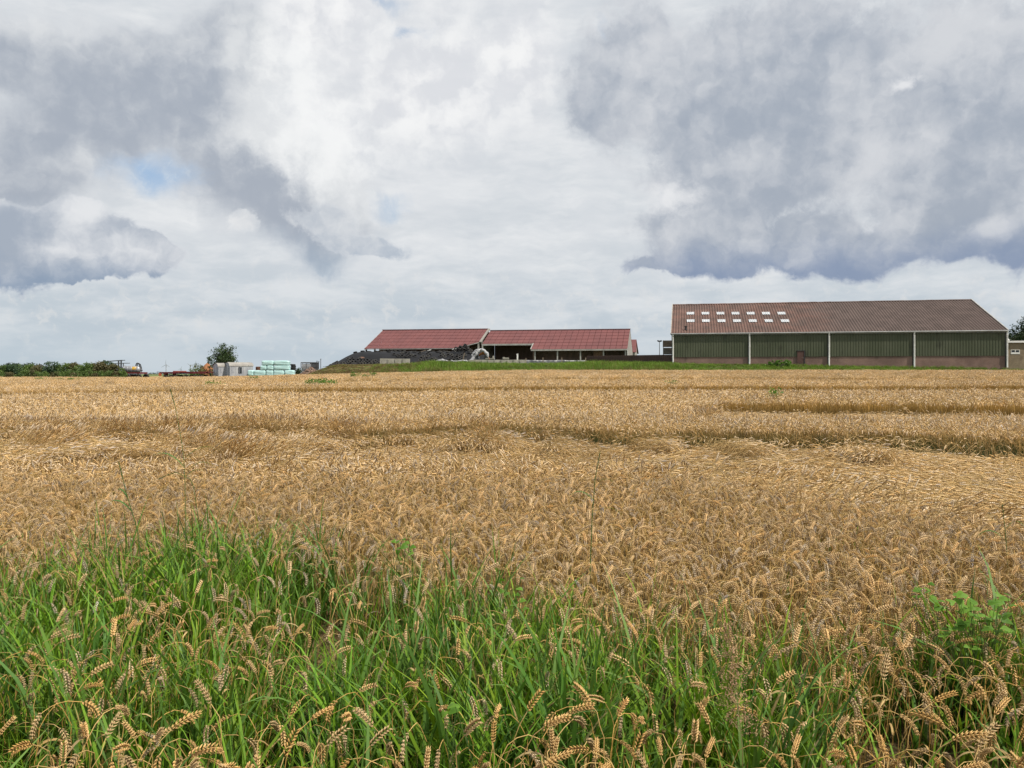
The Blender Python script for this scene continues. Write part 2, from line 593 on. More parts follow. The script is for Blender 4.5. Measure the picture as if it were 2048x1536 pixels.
def ground_material():
    m = bpy.data.materials.new('soil_and_fields')
    m.use_nodes = True
    nt = m.node_tree
    g = NG(nt)
    b = nt.nodes['Principled BSDF']
    tc = g.new('ShaderNodeTexCoord')
    p = tc.outputs['Object']
    n1 = g.noise(p, 3.0, 6, 0.65)
    n2 = g.noise(p, 30.0, 4, 0.6)
    soil = g.mix(g.smooth(n1, 0.3, 0.7), (0.055, 0.038, 0.020), (0.16, 0.11, 0.05))
    soil = g.mix(g.smooth(n2, 0.45, 0.7), soil, (0.23, 0.16, 0.075))
    sp = g.new('ShaderNodeSeparateXYZ')
    g.set(sp.inputs[0], p)
    # grassy verge and yard beyond the wheat, other fields far away
    grass = g.mix(g.smooth(n1, 0.3, 0.7), (0.05, 0.085, 0.022), (0.11, 0.13, 0.04))
    fields = g.new('ShaderNodeTexVoronoi')
    fields.inputs['Scale'].default_value = 0.004
    g.set(fields.inputs['Vector'], g.v('MULTIPLY', p, (1, 0.25, 0)))
    fc = g.new('ShaderNodeSeparateColor')
    g.set(fc.inputs[0], fields.outputs['Color'])
    fieldc = g.mix(g.smooth(fc.outputs[0], 0.35, 0.45), (0.34, 0.25, 0.11), (0.10, 0.15, 0.05))
    dry = g.mix(g.smooth(g.noise(p, 0.7, 5, 0.65), 0.35, 0.65), (0.17, 0.125, 0.055), (0.10, 0.115, 0.04))
    grass = g.mix(g.smooth(g.m('MULTIPLY_ADD', n1, 6.0, sp.outputs[0]), -13.0, -17.0), grass, dry)
    col = g.mix(g.smooth(g.m('ADD', sp.outputs[1], g.m('MULTIPLY', n1, 1.2)), WHEAT_END - 0.2, WHEAT_END + 0.8), soil, grass)
    col = g.mix(g.smooth(sp.outputs[1], 190, 230), col, fieldc)
    g.set(b.inputs['Base Color'], col)
    b.inputs['Roughness'].default_value = 0.95
    b.inputs['Specular IOR Level'].default_value = 0.1
    return m


ground = gmb.build('ground', ground_material(), smooth=True)
tag(ground, kind='structure')

# ------------------------------------------------------------------ buildings
class Frame:
    """a building's own axes: x along the front, y away from the field, z up"""

    def __init__(self, o, rot):
        self.o = np.array(o, float)
        self.rot = rot
        c, s = math.cos(rot), math.sin(rot)
        self.u = np.array([c, s, 0])
        self.v = np.array([-s, c, 0])

    def loc(self, p):
        d = np.asarray(p, float) - self.o
        return np.array([d @ self.u, d @ self.v, d[2]])

    def hit(self, px, py, a, b, c):
        """where the view ray of a photo pixel meets the plane z = a + b*y (or y = c when a is None), in local axes"""
        o = self.loc((0, 0, CAMZ))
        q = self.loc(np.array(P(px, py, 1.0)))
        d = q - o
        if a is None:
            t = (c - o[1]) / d[1]
        else:
            t = (a + b * o[1] - o[2]) / (d[2] - b * d[1])
        return o + d * t


def corrugated(mb, x0, x1, rows, prof, pitch, amp, mi=0, lap=0.02, col=(1, 1, 1), jit=0.0):
    """sheets of wavy roofing: rows of sheets laid over one another down the slope; prof(s) gives (y, z) at slope fraction s"""
    n = int((x1 - x0) / pitch * 5)
    xs_ = np.linspace(x0, x1, n + 1)
    wave = amp * np.cos((xs_ - x0) / pitch * 2 * math.pi)
    for r in range(rows):
        pts = np.zeros((n + 1, 2, 3))
        rj = np.repeat(RNG.normal(0, 1, int((x1 - x0) / 1.1) + 2), int(round(1.1 * n / (x1 - x0))))[:n + 1] * jit
        rj = np.pad(rj, (0, n + 1 - len(rj)))
        for k, (s, dz) in enumerate(((r / rows, lap), ((r + 1.0) / rows, 0.0))):
            y, z = prof(s)
            pts[:, k, 0] = xs_
            pts[:, k, 1] = y
            pts[:, k, 2] = z + wave + dz + rj
        c = np.ones((n + 1, 2, 3)) * np.array(col)
        mb.grid(pts, mi, c)


def roof_mat(name, c1, c2, c3, sheet_w, sheet_h, scale=0.5, rough=0.85, vary=0.13, xgrad=None):
    """weathered sheet roofing: each sheet a slightly different tone, lichen and dirt"""
    m = bpy.data.materials.new(name)
    m.use_nodes = True
    nt = m.node_tree
    g = NG(nt)
    b = nt.nodes['Principled BSDF']
    tc = g.new('ShaderNodeTexCoord')
    p = tc.outputs['Object']
    cell = g.v('FLOOR', g.v('MULTIPLY', p, (1 / sheet_w, 1 / sheet_h, 0)))
    wn = g.new('ShaderNodeTexWhiteNoise')
    g.set(wn.inputs[0], cell)
    n1 = g.noise(p, scale, 7, 0.65)
    n2 = g.noise(g.v('MULTIPLY', p, (2.5, 0.8, 0.8)), 3.0, 5, 0.7)
    col = g.mix(g.smooth(n1, 0.35, 0.65), c1, c2)
    col = g.mix(g.smooth(n2, 0.52, 0.75, 0.0, 0.7), col, c3)
    if xgrad:
        sp = g.new('ShaderNodeSeparateXYZ')
        g.set(sp.inputs[0], p)
        col = g.mix(g.smooth(g.m('MULTIPLY_ADD', n1, 8.0, sp.outputs[0]), xgrad[0], xgrad[1]), col, xgrad[2])
    col = g.mix(1.0, col, g.mix(wn.outputs[0], (1 - vary,) * 3, (1 + vary,) * 3), 'MULTIPLY')
    col = g.mix(1.0, col, g.mix(g.noise(p, 14, 3, 0.6), (0.8,) * 3, (1.2,) * 3), 'MULTIPLY')
    g.set(b.inputs['Base Color'], col)
    b.inputs['Roughness'].default_value = rough
    b.inputs['Specular IOR Level'].default_value = 0.25
    return m


M_white = mat('white_plastic', (0.80, 0.79, 0.77), (0.70, 0.69, 0.66), 0.5, 1.5, fine=0.08)
M_zinc = mat('zinc_grey', (0.34, 0.34, 0.33), (0.24, 0.24, 0.24), 0.55, 1.2, fine=0.12)
M_trim = mat('grey_trim', (0.42, 0.41, 0.38), (0.30, 0.29, 0.27), 0.7, 1.5, fine=0.15)
M_dark = mat('dark_metal', (0.03, 0.03, 0.032), (0.05, 0.05, 0.05), 0.6, 2.0)
M_conc = mat('concrete', (0.36, 0.34, 0.29), (0.25, 0.24, 0.20), 0.9, 1.3, c3=(0.15, 0.16, 0.11), fine=0.25, bump=0.3)
M_wood = mat('old_wood', (0.24, 0.19, 0.14), (0.15, 0.12, 0.09), 0.85, 1.5, fine=0.35, stretch=(0.4, 0.4, 6))
M_rust = mat('rust', (0.16, 0.065, 0.035), (0.09, 0.045, 0.03), 0.85, 3.0, fine=0.3)

# ---- the long green barn
TH = -0.209
F1 = Frame((23.66, 122.2, 3.15), TH)
BL, BW, HE, HR = 44.95, 14.67, 4.78, 10.15
barn = empty('storage_barn', F1.o, TH, 'long green clad barn with brown corrugated roof, brick plinth and white downpipes', 'barn')
SL = (HR - HE) / BW

M_brick = brick_mat('plinth_brick', (0.18, 0.098, 0.080), (0.23, 0.135, 0.110), (0.21, 0.175, 0.15), 1.0, c3=(0.10, 0.072, 0.06))
mb = MB()
mb.box((0.02, 0.0, -0.6), (BL - 0.02, 0.22, 1.22))
mb.box((0.02, 2 * BW - 0.22, -0.6), (BL - 0.02, 2 * BW, 1.22))
mb.box((0.0, 0.22, -0.6), (0.22, 2 * BW - 0.22, 1.22))
mb.box((BL - 0.22, 0.22, -0.6), (BL, 2 * BW - 0.22, 1.22))
mb.build('plinth', M_brick, barn)

M_clad = mat('green_cladding', (0.068, 0.079, 0.046), (0.086, 0.095, 0.060), 0.6, 0.5, c3=(0.052, 0.057, 0.036), fine=0.16, spec=0.3, stretch=(1, 1, 0.35))


def ribbed(mb, x0, x1, y, z0, z1, pitch=0.37, depth=0.045, out=-1, nz=1):
    n = int(round((x1 - x0) / pitch))
    pr = []
    for k in range(n):
        a = x0 + (x1 - x0) * k / n
        w = (x1 - x0) / n
        pr += [(a, 0), (a + w * 0.62, 0), (a + w * 0.70, 1), (a + w * 0.92, 1)]
    pr.append((x1, 0))
    pts = np.zeros((len(pr), 2, 3))
    for i, (a, d) in enumerate(pr):
        pts[i, :, 0] = a
        pts[i, :, 1] = y - out * d * depth
        pts[i, 0, 2] = z0
        pts[i, 1, 2] = z1
    mb.grid(pts, 0)


pipe_x = [0.06] + [F1.hit(px, 690, None, 0, 0.0)[0] for px in (1497, 1656, 1826)] + [BL - 0.08]
for a, b in zip(pipe_x[:-1], pipe_x[1:]):
    mb = MB()
    ribbed(mb, a + 0.10, b - 0.10, -0.09, 1.2, HE - 0.02)
    mb.box((a + 0.1, -0.03, 1.2), (b - 0.1, 0.1, HE - 0.03))
    mb.build('cladding_panel', M_clad, barn)
# black expansion strips behind the pipes
for i, x in enumerate(pipe_x):
    mb = MB()
    mb.box((-0.02 if i == 0 else x - 0.10, -0.06, -0.3), (BL + 0.02 if i == 4 else x + 0.10, -0.004, HE - 0.04))
    mb.build('joint_strip', M_dark, barn)
for gx_ in (0.0, BL):
    mb = MB()
    s = 0.06 if gx_ == 0 else -0.06
    mb.prism([(gx_, 0.0, 1.22), (gx_, 2 * BW, 1.22), (gx_, 2 * BW, HE), (gx_, BW, HR - 0.05), (gx_, 0.0, HE - 0.05)], (s, 0, 0))
    mb.build('gable_wall', M_clad, barn)
mb = MB()
mb.box((0, 2 * BW - 0.1, 1.2), (BL, 2 * BW - 0.02, HE))
mb.build('rear_wall', M_clad, barn)

M_roof = roof_mat('brown_roof', (0.145, 0.082, 0.066), (0.098, 0.066, 0.056), (0.20, 0.150, 0.125), 1.1, 1.45, 0.35, xgrad=(20.0, 30.0, (0.100, 0.073, 0.064)))
OV = 0.28


def roof_front(s):
    y = BW - s * (BW + OV)
    return y, HE + SL * y


def roof_back(s):
    y = BW + s * (BW + OV)
    return y, HR - SL * (y - BW)


mb = MB()
corrugated(mb, -0.12, BL + 0.12, 10, roof_front, 0.40, 0.065, jit=0.004)
corrugated(mb, -0.12, BL + 0.12, 10, roof_back, 0.60, 0.05)
mb.prism([(-0.1, -OV + 0.05, HE - 0.24), (-0.1, BW, HR - 0.16), (-0.1, 2 * BW + OV, HE - 0.24), (-0.1, 2 * BW + OV, HE - 0.32), (-0.1, BW, HR - 0.26), (-0.1, -OV + 0.05, HE - 0.32)], (BL + 0.2, 0, 0))
roof = mb.build('roof', M_roof, barn)
mb = MB()
n = 42
for k in range(n):
    x0 = -0.12 + (BL + 0.24) * k / n
    x1 = -0.12 + (BL + 0.24) * (k + 1) / n - 0.012
    dz = random.uniform(-0.015, 0.02)
    mb.prism([(x0, BW - 0.32, HR - 0.04 + dz), (x0, BW - 0.1, HR + 0.10 + dz), (x0, BW + 0.1, HR + 0.10 + dz), (x0, BW + 0.32, HR - 0.04 + dz)], (x1 - x0, 0, 0))
mb.build('ridge_cap', M_roof, roof)
for x0, x1 in ((-0.20, -0.08), (BL + 0.08, BL + 0.20)):
    mb = MB()
    mb.prism([(x0, -OV, HE + SL * -OV - 0.16), (x0, -OV, HE + SL * -OV + 0.12), (x0, BW, HR + 0.15), (x0, BW, HR - 0.13)], (x1 - x0, 0, 0))
    mb.prism([(x0, BW, HR - 0.13), (x0, BW, HR + 0.15), (x0, 2 * BW + OV, HE + SL * -OV + 0.12), (x0, 2 * BW + OV, HE + SL * -OV - 0.16)], (x1 - x0, 0, 0))
    mb.build('verge_board', M_trim, roof)
M_skyl = mat('skylight_sheet', (0.52, 0.54, 0.56), (0.38, 0.40, 0.42), 0.5, 1.6, c3=(0.46, 0.44, 0.40), fine=0.2, spec=0.3)
for row, pxs in ((627.5, (1381, 1411, 1441, 1471, 1501.5, 1532, 1563)), (642.5, (1381.5, 1412, 1443, 1474, 1505.5, 1537.5, 1570))):
    for px in pxs:
        h = F1.hit(px, row, HE, SL, 0)
        mb = MB()
        corrugated(mb, h[0] - 0.58, h[0] + 0.58, 1, lambda s, h=h: (h[1] + 0.66 - s * 1.32, HE + SL * (h[1] + 0.66 - s * 1.32) + 0.10), 0.29, 0.03, lap=0.0)
        mb.build('skylight', M_skyl, roof)
mb = MB()
mb.tube([(pipe_x[0] + 2.0, 1.2, HE + SL * 1.2), (pipe_x[0] + 2.0, 1.2, HE + SL * 1.2 + 0.55)], 0.16, 10)
mb.tube([(pipe_x[0] + 2.0, 1.2, HE + SL * 1.2 + 0.52), (pipe_x[0] + 2.0, 1.2, HE + SL * 1.2 + 0.64)], 0.24, 10)
mb.build('vent_pipe', M_dark, roof)
mb = MB()
mb.tube([(-0.15, -OV - 0.06, HE - 0.17), (BL + 0.15, -OV - 0.06, HE - 0.17)], 0.10, 8)
mb.box((-0.1, -OV + 0.02, HE - 0.36), (BL + 0.1, -OV + 0.10, HE - 0.16))
mb.build('gutter', M_zinc, barn)
for x in pipe_x:
    mb = MB()
    yp = -0.22
    mb.tube([(x + 0.12, -OV - 0.06, HE - 0.25), (x + 0.12, yp, HE - 0.5), (x + 0.12, yp, 1.1), (x + 0.12 + random.uniform(-.03, .03), yp + .03, 0.9), (x + 0.12, yp, -0.4)], 0.11, 8)
    for z in (1.15, 2.6, 4.0):
        mb.tube([(x + 0.12, yp, z), (x + 0.12, yp, z + 0.07)], 0.13, 8)
    mb.build('downpipe', M_white, barn, smooth=True)
M_door = mat('brown_door', (0.11, 0.055, 0.045), (0.075, 0.045, 0.04), 0.75, 1.2, c3=(0.16, 0.12, 0.10), fine=0.3, stretch=(1, 1, 0.3))
d0, d1 = F1.hit(1594.5, 720, None, 0, -0.12)[0], F1.hit(1608, 720, None, 0, -0.12)[0]
mb = MB()
mb.box((d0, -0.20, -0.3), (d1, -0.06, 1.98))
door = mb.build('door', M_door, barn)
mb = MB()
mb.box((d1, -0.25, -0.3), (d1 + 0.12, -0.05, 2.1))
mb.box((d0 - 0.1, -0.25, 1.98), (d1, -0.05, 2.08))
mb.build('door_frame', M_dark, door)
mb = MB()
mb.tube([(d1 - 0.15, -0.24, 0.95), (d1 - 0.15, -0.26, 1.15)], 0.02, 6)
mb.build('handle', M_zinc, door)

# ---- flat roofed brick annexe beside it
AN = empty('brick_annexe', F1.o + F1.u * (BL + 0.25) + F1.v * 1.2, TH, 'flat roofed beige brick annexe with a white window beside the green barn', 'building')
M_bbrick = brick_mat('beige_brick', (0.25, 0.195, 0.125), (0.34, 0.265, 0.17), (0.20, 0.175, 0.14), 1.0, c3=(0.16, 0.115, 0.08))
mb = MB()
AH = 3.12
F2 = Frame(AN.location, TH)
w0, w1 = F2.hit(2021.5, 705, None, 0, 0)[0], F2.hit(2039.5, 705, None, 0, 0)[0]
zb, zt = 1.45, 2.05
mb.box((0, 0, -0.6), (w0, 0.25, AH))
mb.box((w1, 0, -0.6), (9.0, 0.25, AH))
mb.box((w0, 0, -0.6), (w1, 0.25, zb))
mb.box((w0, 0, zt), (w1, 0.25, AH))
mb.box((0, 0.25, -0.6), (0.25, 8.0, AH))
mb.box((8.75, 0.25, -0.6), (9.0, 8.0, AH))
mb.box((0.25, 7.75, -0.6), (8.75, 8.0, AH))
mb.build('wall', M_bbrick, AN)
mb = MB()
mb.box((-0.22, -0.22, AH + 0.003), (9.2, 8.2, AH + 0.06), 0)
r2 = mb.build('roof', M_dark, AN)
mb = MB()
mb.box((-0.25, -0.26, AH - 0.10), (9.25, -0.222, AH + 0.16))
mb.box((-0.262, -0.222, AH - 0.10), (-0.222, 8.2, AH + 0.16))
mb.build('fascia', M_white, r2)
mb = MB()
for a, b in (((w0, zb), (w1, zb + 0.24)), ((w0, zt - 0.06), (w1, zt)), ((w0, zb + 0.24), (w0 + 0.07, zt - 0.06)), ((w1 - 0.07, zb + 0.24), (w1, zt - 0.06)), (((w0 + w1) / 2 - .04, zb + 0.24), ((w0 + w1) / 2 + .04, zt - 0.06))):
    mb.box((a[0], -0.04, a[1]), (b[0], 0.08, b[1]))
wf = mb.build('window', M_white, AN)
M_glass = mat('dark_glass', (0.02, 0.025, 0.03), (0.03, 0.035, 0.04), 0.08, 1.0, spec=0.6)
mb = MB()
mb.box((w0 + 0.03, 0.09, zb), (w1 - 0.03, 0.11, zt))
mb.build('pane', M_glass, wf)
mb = MB()
mb.tube([(0.5, 0.3, AH + 0.06), (0.5, 0.3, AH + 0.30)], 0.16, 10)
mb.tube([(0.5, 0.3, AH + 0.30), (0.42, 0.25, AH + 0.52)], (0.14, 0.03), 10)
mb.build('roof_vent', M_white, AN)

# ---- red roofed open barns
M_red = roof_mat('red_roof', (0.165, 0.062, 0.060), (0.140, 0.055, 0.055), (0.19, 0.085, 0.078), 1.06, 1.66, 0.3, 0.8, 0.045)
M_grey_clad = mat('grey_cladding', (0.33, 0.31, 0.29), (0.27, 0.255, 0.24), 0.75, 0.6, fine=0.12, stretch=(1, 1, 0.4))
M_inner = mat('inner_boards', (0.27, 0.185, 0.145), (0.19, 0.14, 0.11), 0.9, 0.8, fine=0.3, stretch=(2, 2, 0.5))
M_inlight = mat('inner_plaster', (0.27, 0.255, 0.22), (0.17, 0.16, 0.14), 0.9, 0.7, fine=0.15)
TR = -0.19
RUN, RISE = 10.0, 3.91
yard_z = 3.1


def sheet_roof(mb, poly_us, zr, nrow, w=1.06, mi=0):
    """roof slope cut into sheets. poly_us: function u -> run at which the slope ends"""
    u = poly_us['u0']
    while u < poly_us['u1'] - 1e-6:
        ub = min(u + w, poly_us['u1'])
        ea, eb = poly_us['end'](u + 1e-4), poly_us['end'](ub - 1e-4)
        for r in range(nrow):
            s0, s1 = r * RUN / nrow, (r + 1) * RUN / nrow
            if s0 >= max(ea, eb):
                break
            a1, b1 = min(s1, ea), min(s1, eb)
            a0, b0 = min(s0, ea), min(s0, eb)
            k = RISE / RUN
            lift = 0.055
            j = 0.0
            g = 0.025
            mb.prism([(u + g, -a0, zr - k * a0 + j), (ub - g, -b0, zr - k * b0 + j), (ub - g, -b1, zr - k * b1 + lift + j), (u + g, -a1, zr - k * a1 + lift + j)], (0, 0, -0.06), mi)
        u = ub


# left barn: origin below its ridge end
A = P(766, 660.5, 161)
FL = Frame((A.x, A.y, yard_z), TR)
ZR = A.z - yard_z
Lr = 20.9
lb = empty('hay_barn', FL.o, TR, 'open sided red roofed barn behind the black silage heap, left one of the two', 'barn')
u905 = None
k = RISE / RUN
ue = FL.hit(908, 697.5, ZR, k, 0)[0]
e_end = 7.0


def end_left(u):
    return RUN if u < ue else RUN + (e_end - RUN) * (u - ue) / (Lr - ue)


mb = MB()
sheet_roof(mb, dict(u0=0.0, u1=Lr, end=end_left), ZR, 6)
mb.prism([(0, 0.02, ZR), (Lr, 0.02, ZR), (Lr, 3.0, ZR - 3.0 * k), (0, 3.0, ZR - 3.0 * k)], (0, 0, -0.08))
rl = mb.build('roof', M_red, lb)
mb = MB()
for a, b in ((0, ue), (ue, Lr)):
    sa, sb = end_left(a), end_left(b)
    mb.bar((a, -sa + 0.02, ZR - k * sa - 0.09), (b, -sb + 0.02, ZR - k * sb - 0.06), 0.10, 0.12)
mb.bar((0.0, 0, ZR - 0.06), (0.0, -RUN, ZR - k * RUN - 0.06), 0.08, 0.2)
mb.build('eave_board', M_zinc, rl)
mb = MB()
mb.bar((Lr + 0.22, 0.3, ZR + 0.02), (Lr + 0.22, -e_end - 0.1, ZR - k * e_end - 0.02), 0.40, 0.22)
mb.build('verge_board', mat('pale_verge', (0.27, 0.255, 0.225), (0.22, 0.21, 0.19), 0.7, 1.0), rl)
mb = MB()
mb.bar((-0.1, 0, ZR + 0.07), (Lr + 0.1, 0, ZR + 0.07), 0.5, 0.10)
mb.build('ridge_cap', M_red, rl)
for px in (732.5, 749.5, 767.5, 776, 784.5):
    h = FL.hit(px, 700, None, 0, -RUN + 0.25)
    mb = MB()
    mb.box((h[0] - 0.13, -RUN + 0.15, -0.5), (h[0] + 0.13, -RUN + 0.40, ZR - k * (RUN - 0.3) - 0.1))
    mb.build('post', M_dark, lb)
for (u_, y_) in ((Lr - 0.15, -e_end + 0.1), (Lr - 0.15, -e_end + 3), (ue, -RUN + 0.3)):
    mb = MB()
    mb.box((u_ - 0.14, y_ - 0.14, -0.5), (u_ + 0.14, y_ + 0.14, ZR + k * y_ - 0.12))
    mb.build('post', M_trim, lb)
ub = FL.hit(796, 700, None, 0, 2.8)[0]
mb = MB()
mb.box((ub, 2.7, -0.5), (Lr, 2.85, ZR - 2.8 * k - 0.1))
mb.box((ub, -8.0, -0.5), (ub + 0.15, 2.7, ZR - 8.0 * k - 0.15))
mb.build('back_wall', M_inner, lb)
mb = MB()
for u_ in np.arange(0.2, Lr, 4.1):
    mb.bar((u_, 2.9, ZR - 2.9 * k - 0.2), (u_, 0, ZR - 0.22), 0.12, 0.2)
    mb.bar((u_, 0, ZR - 0.22), (u_, -end_left(u_) + 0.1, ZR - k * end_left(u_) - 0.1), 0.12, 0.2)
mb.build('rafters', M_dark, lb)

# right barn
zr2 = P(988, 661.5, 157).z - yard_z
o2 = FL.o + FL.u * (Lr + 0.55)
FR = Frame((o2[0], o2[1], yard_z), TR)
rb = empty('cattle_barn', FR.o, TR, 'open fronted red roofed barn with grey posts and dark interior, right one of the two', 'barn')
L2 = FR.hit(1260.5, 659.5, None, 0, 0.0)[0]
us = FR.hit(1066, 690, zr2, k, 0)[0]
mb = MB()
sheet_roof(mb, dict(u0=0.0, u1=us, end=lambda u: 7.15), zr2, 6)
sheet_roof(mb, dict(u0=us, u1=L2, end=lambda u: RUN), zr2, 6)
mb.prism([(0, 0.02, zr2), (L2, 0.02, zr2), (L2, RUN, zr2 - RISE), (0, RUN, zr2 - RISE)], (0, 0, -0.08))
rr = mb.build('roof', M_red, rb)
mb = MB()
mb.bar((0, -7.15, zr2 - k * 7.15 - 0.12), (us, -7.15, zr2 - k * 7.15 - 0.12), 0.12, 0.30)
mb.bar((us, -RUN, zr2 - RISE - 0.12), (L2 + .1, -RUN, zr2 - RISE - 0.12), 0.12, 0.26)
mb.bar((us - 0.06, -7.1, zr2 - k * 7.1), (us - 0.06, -RUN, zr2 - RISE), 0.12, 0.24)
mb.build('eave_board', M_trim, rr)
mb = MB()
mb.bar((-0.05, 0, zr2 + 0.07), (L2 + 0.05, 0, zr2 + 0.07), 0.5, 0.10)
mb.build('ridge_cap', M_red, rr)
mb = MB()
mb.prism([(L2 - 0.12, -RUN + 0.12, -0.6), (L2 - 0.12, RUN - 0.1, -0.6), (L2 - 0.12, RUN - 0.1, zr2 - RISE - 0.1), (L2 - 0.12, 0, zr2 - 0.1), (L2 - 0.12, -RUN + 0.12, zr2 - RISE - 0.1)], (0.1, 0, 0))
mb.build('gable_wall', M_grey_clad, rb)
mb = MB()
mb.prism([(0.05, -7.0, -0.5), (0.05, 3.0, -0.5), (0.05, 3.0, zr2 - 3 * k - 0.1), (0.05, 0, zr2 - 0.1), (0.05, -7.0, zr2 - 7 * k - 0.1)], (0.12, 0, 0))
mb.build('side_wall', M_inlight, rb)
mb = MB()
mb.box((0.2, 3.0, -0.5), (us, 3.15, zr2 - 3.0 * k - 0.1))
mb.box((us, -4.2, -0.5), (L2 - 0.13, -4.05, zr2 - 4.2 * k - 0.15))
mb.box((us - 0.15, -7.0, -0.5), (us, 3.0, zr2 - 7 * k - 0.2))
mb.build('back_wall', M_inner, rb)
mb = MB()
h0, h1 = FR.hit(1187, 705, None, 0, -RUN + 0.6)[0], FR.hit(1206, 705, None, 0, -RUN + 0.6)[0]
mb.box((h0, -RUN + 0.6, -0.4), (h1, -RUN + 0.7, zr2 - RISE - 0.2))
mb.build('board_panel', mat('ply_board', (0.13, 0.075, 0.04), (0.10, 0.06, 0.035), 0.8, 1.0), rb)
for px in (1070, 1115, 1161, 1207, 1251):
    h = FR.hit(px, 705, None, 0, -RUN + 0.3)
    mb = MB()
    mb.box((h[0] - 0.11, -RUN + 0.2, -0.6), (h[0] + 0.11, -RUN + 0.42, zr2 - RISE + 0.0))
    mb.build('post', M_trim, rb)
for px in (971.5,):
    mb = MB()
    mb.box((0.0, -7.25, -0.5), (0.22, -7.03, zr2 - 7.15 * k - 0.14))
    mb.build('post', M_trim, rb)
mb = MB()
mb.tube([(L2 + 0.02, -RUN - 0.1, zr2 - RISE - 0.15), (L2 + 0.05, -RUN + 0.0, zr2 - RISE - 0.6), (L2 + 0.05, -RUN + 0.05, -0.5)], 0.07, 8)
mb.build('downpipe', M_white, rb, smooth=True)
# third barn further back, only its end shows
G3 = P(1273, 679, 188)
F3 = Frame((G3.x, G3.y, 2.6), TR)
zr3 = G3.z - 2.6
tb = empty('red_barn', F3.o, TR, 'small red roofed barn end showing behind the right red barn', 'barn')
mb = MB()
L3 = 12.0
mb.prism([(-L3, 0, zr3), (0, 0, zr3), (0.25, -6.5, zr3 - 3.0), (-L3, -6.5, zr3 - 3.0)], (0, 0, -0.12))
mb.prism([(-L3, 0.02, zr3), (0, 0.02, zr3), (0.25, 6.5, zr3 - 3.0), (-L3, 6.5, zr3 - 3.0)], (0, 0, -0.12))
mb.build('roof', M_red, tb)
mb = MB()
mb.prism([(-0.2, -6.2, -0.6), (-0.2, 6.2, -0.6), (-0.2, 6.2, zr3 - 3.0), (-0.2, 0, zr3 - 0.14), (-0.2, -6.2, zr3 - 3.0)], (0.1, 0, 0))
mb.box((-L3, -6.2, -0.6), (-0.2, -6.1, zr3 - 3.0))
mb.build('wall', M_grey_clad, tb)

# ---- brown sheet fence
fa, fb = P(1173.5, 711.8, 131), P(1343, 711.8, 122.6)
fz = 3.0
M_fence = mat('brown_sheet', (0.075, 0.043, 0.034), (0.058, 0.036, 0.030), 0.55, 0.8, fine=0.1)
flen = math.hypot(fb.x - fa.x, fb.y - fa.y)
frot = math.atan2(fb.y - fa.y, fb.x - fa.x)
fe = empty('sheet_fence', (fa.x, fa.y, fz), frot, 'brown ribbed metal fence between the red barn and the green barn', 'fence')
mb = MB()
ribbed(mb, 0, flen, 0, -0.6, fa.z - fz, 0.30, 0.05)
mb.box((0, 0.055, -0.6), (flen, 0.075, fa.z - fz - 0.005))
mb.build('sheet_panel', M_fence, fe)
for i in range(8):
    mb = MB()
    u_ = 0.1 + (flen - 0.3) * i / 7
    mb.box((u_, 0.09, -0.6), (u_ + 0.1, 0.19, fa.z - fz - 0.05))
    mb.build('post', M_dark, fe)

# ---- stack of weathered wooden crates behind the fence, and the floodlight mast
def crate(loc, rz, label):
    t = empty('wooden_crate', loc, rz, label, 'crate', 'wooden crates stacked behind the fence')
    mb = MB()
    for k in range(6):
        z = 0.12 + 0.175 * k
        mb.box((0, 0, z), (1.6, 0.025, z + 0.15))
        mb.box((0, 1.175, z), (1.6, 1.2, z + 0.15))
        mb.box((0, 0.025, z), (0.025, 1.175, z + 0.15))
        mb.box((1.575, 0.025, z), (1.6, 1.175, z + 0.15))
    mb.box((0.03, 0.03, 0.12), (1.57, 1.17, 0.145))
    mb.build('side_boards', M_crate[crate.n % 2], t)
    for x in (0.03, 1.5):
        for y in (0.03, 1.1):
            mb = MB()
            mb.box((x, y, 0), (x + 0.07, y + 0.07, 1.17))
            mb.build('corner_post', M_wood, t)
    crate.n += 1


crate.n = 0
M_crate = [mat('crate_wood_a', (0.25, 0.19, 0.14), (0.16, 0.125, 0.10), 0.9, 0.9, c3=(0.30, 0.27, 0.22), fine=0.35, stretch=(0.5, 0.5, 5)),
           mat('crate_wood_b', (0.21, 0.20, 0.17), (0.13, 0.115, 0.10), 0.9, 0.9, c3=(0.26, 0.16, 0.09), fine=0.35, stretch=(0.5, 0.5, 5))]
cr = P(1325.5, 712, 132)
for k, (dx, lb_) in enumerate(((0.0, 'topmost weathered wooden crate beside the green barn'), (0.03, 'weathered wooden crate under the topmost one beside the green barn'), (-0.02, 'weathered wooden crate just above the brown fence top'), (0.02, 'weathered wooden crate mostly hidden behind the brown fence'))):
    crate((cr.x + dx, cr.y, P(0, 680.5, 132).z - 1.18 * (k + 1)), -0.2, lb_)
lm = P(1319, 712, 140)
lt = P(1319, 683, 140)
la = empty('floodlight_mast', (lm.x, lm.y, 3.0), 0, 'slim pole with two dark floodlights beyond the brown fence', 'floodlight')
hh = lt.z - 3.0
mb = MB()
mb.tube([(0, 0, -0.3), (0, 0, hh)], (0.07, 0.05), 8)
mb.tube([(-0.22, 0, hh - 0.04), (0.22, 0, hh - 0.04)], 0.035, 6)
mb.build('pole', M_trim, la)
for s in (-1, 1):
    mb = MB()
    R = Matrix.Rotation(0.35, 3, 'X') @ Matrix.Rotation(-0.25 * s, 3, 'Y')
    mb.box((-0.17, -0.16, -0.08), (0.17, 0.16, 0.08), rot=R, org=(s * 0.2, -0.05, hh + 0.08))
    mb.build('lamp_head', M_dark, la)

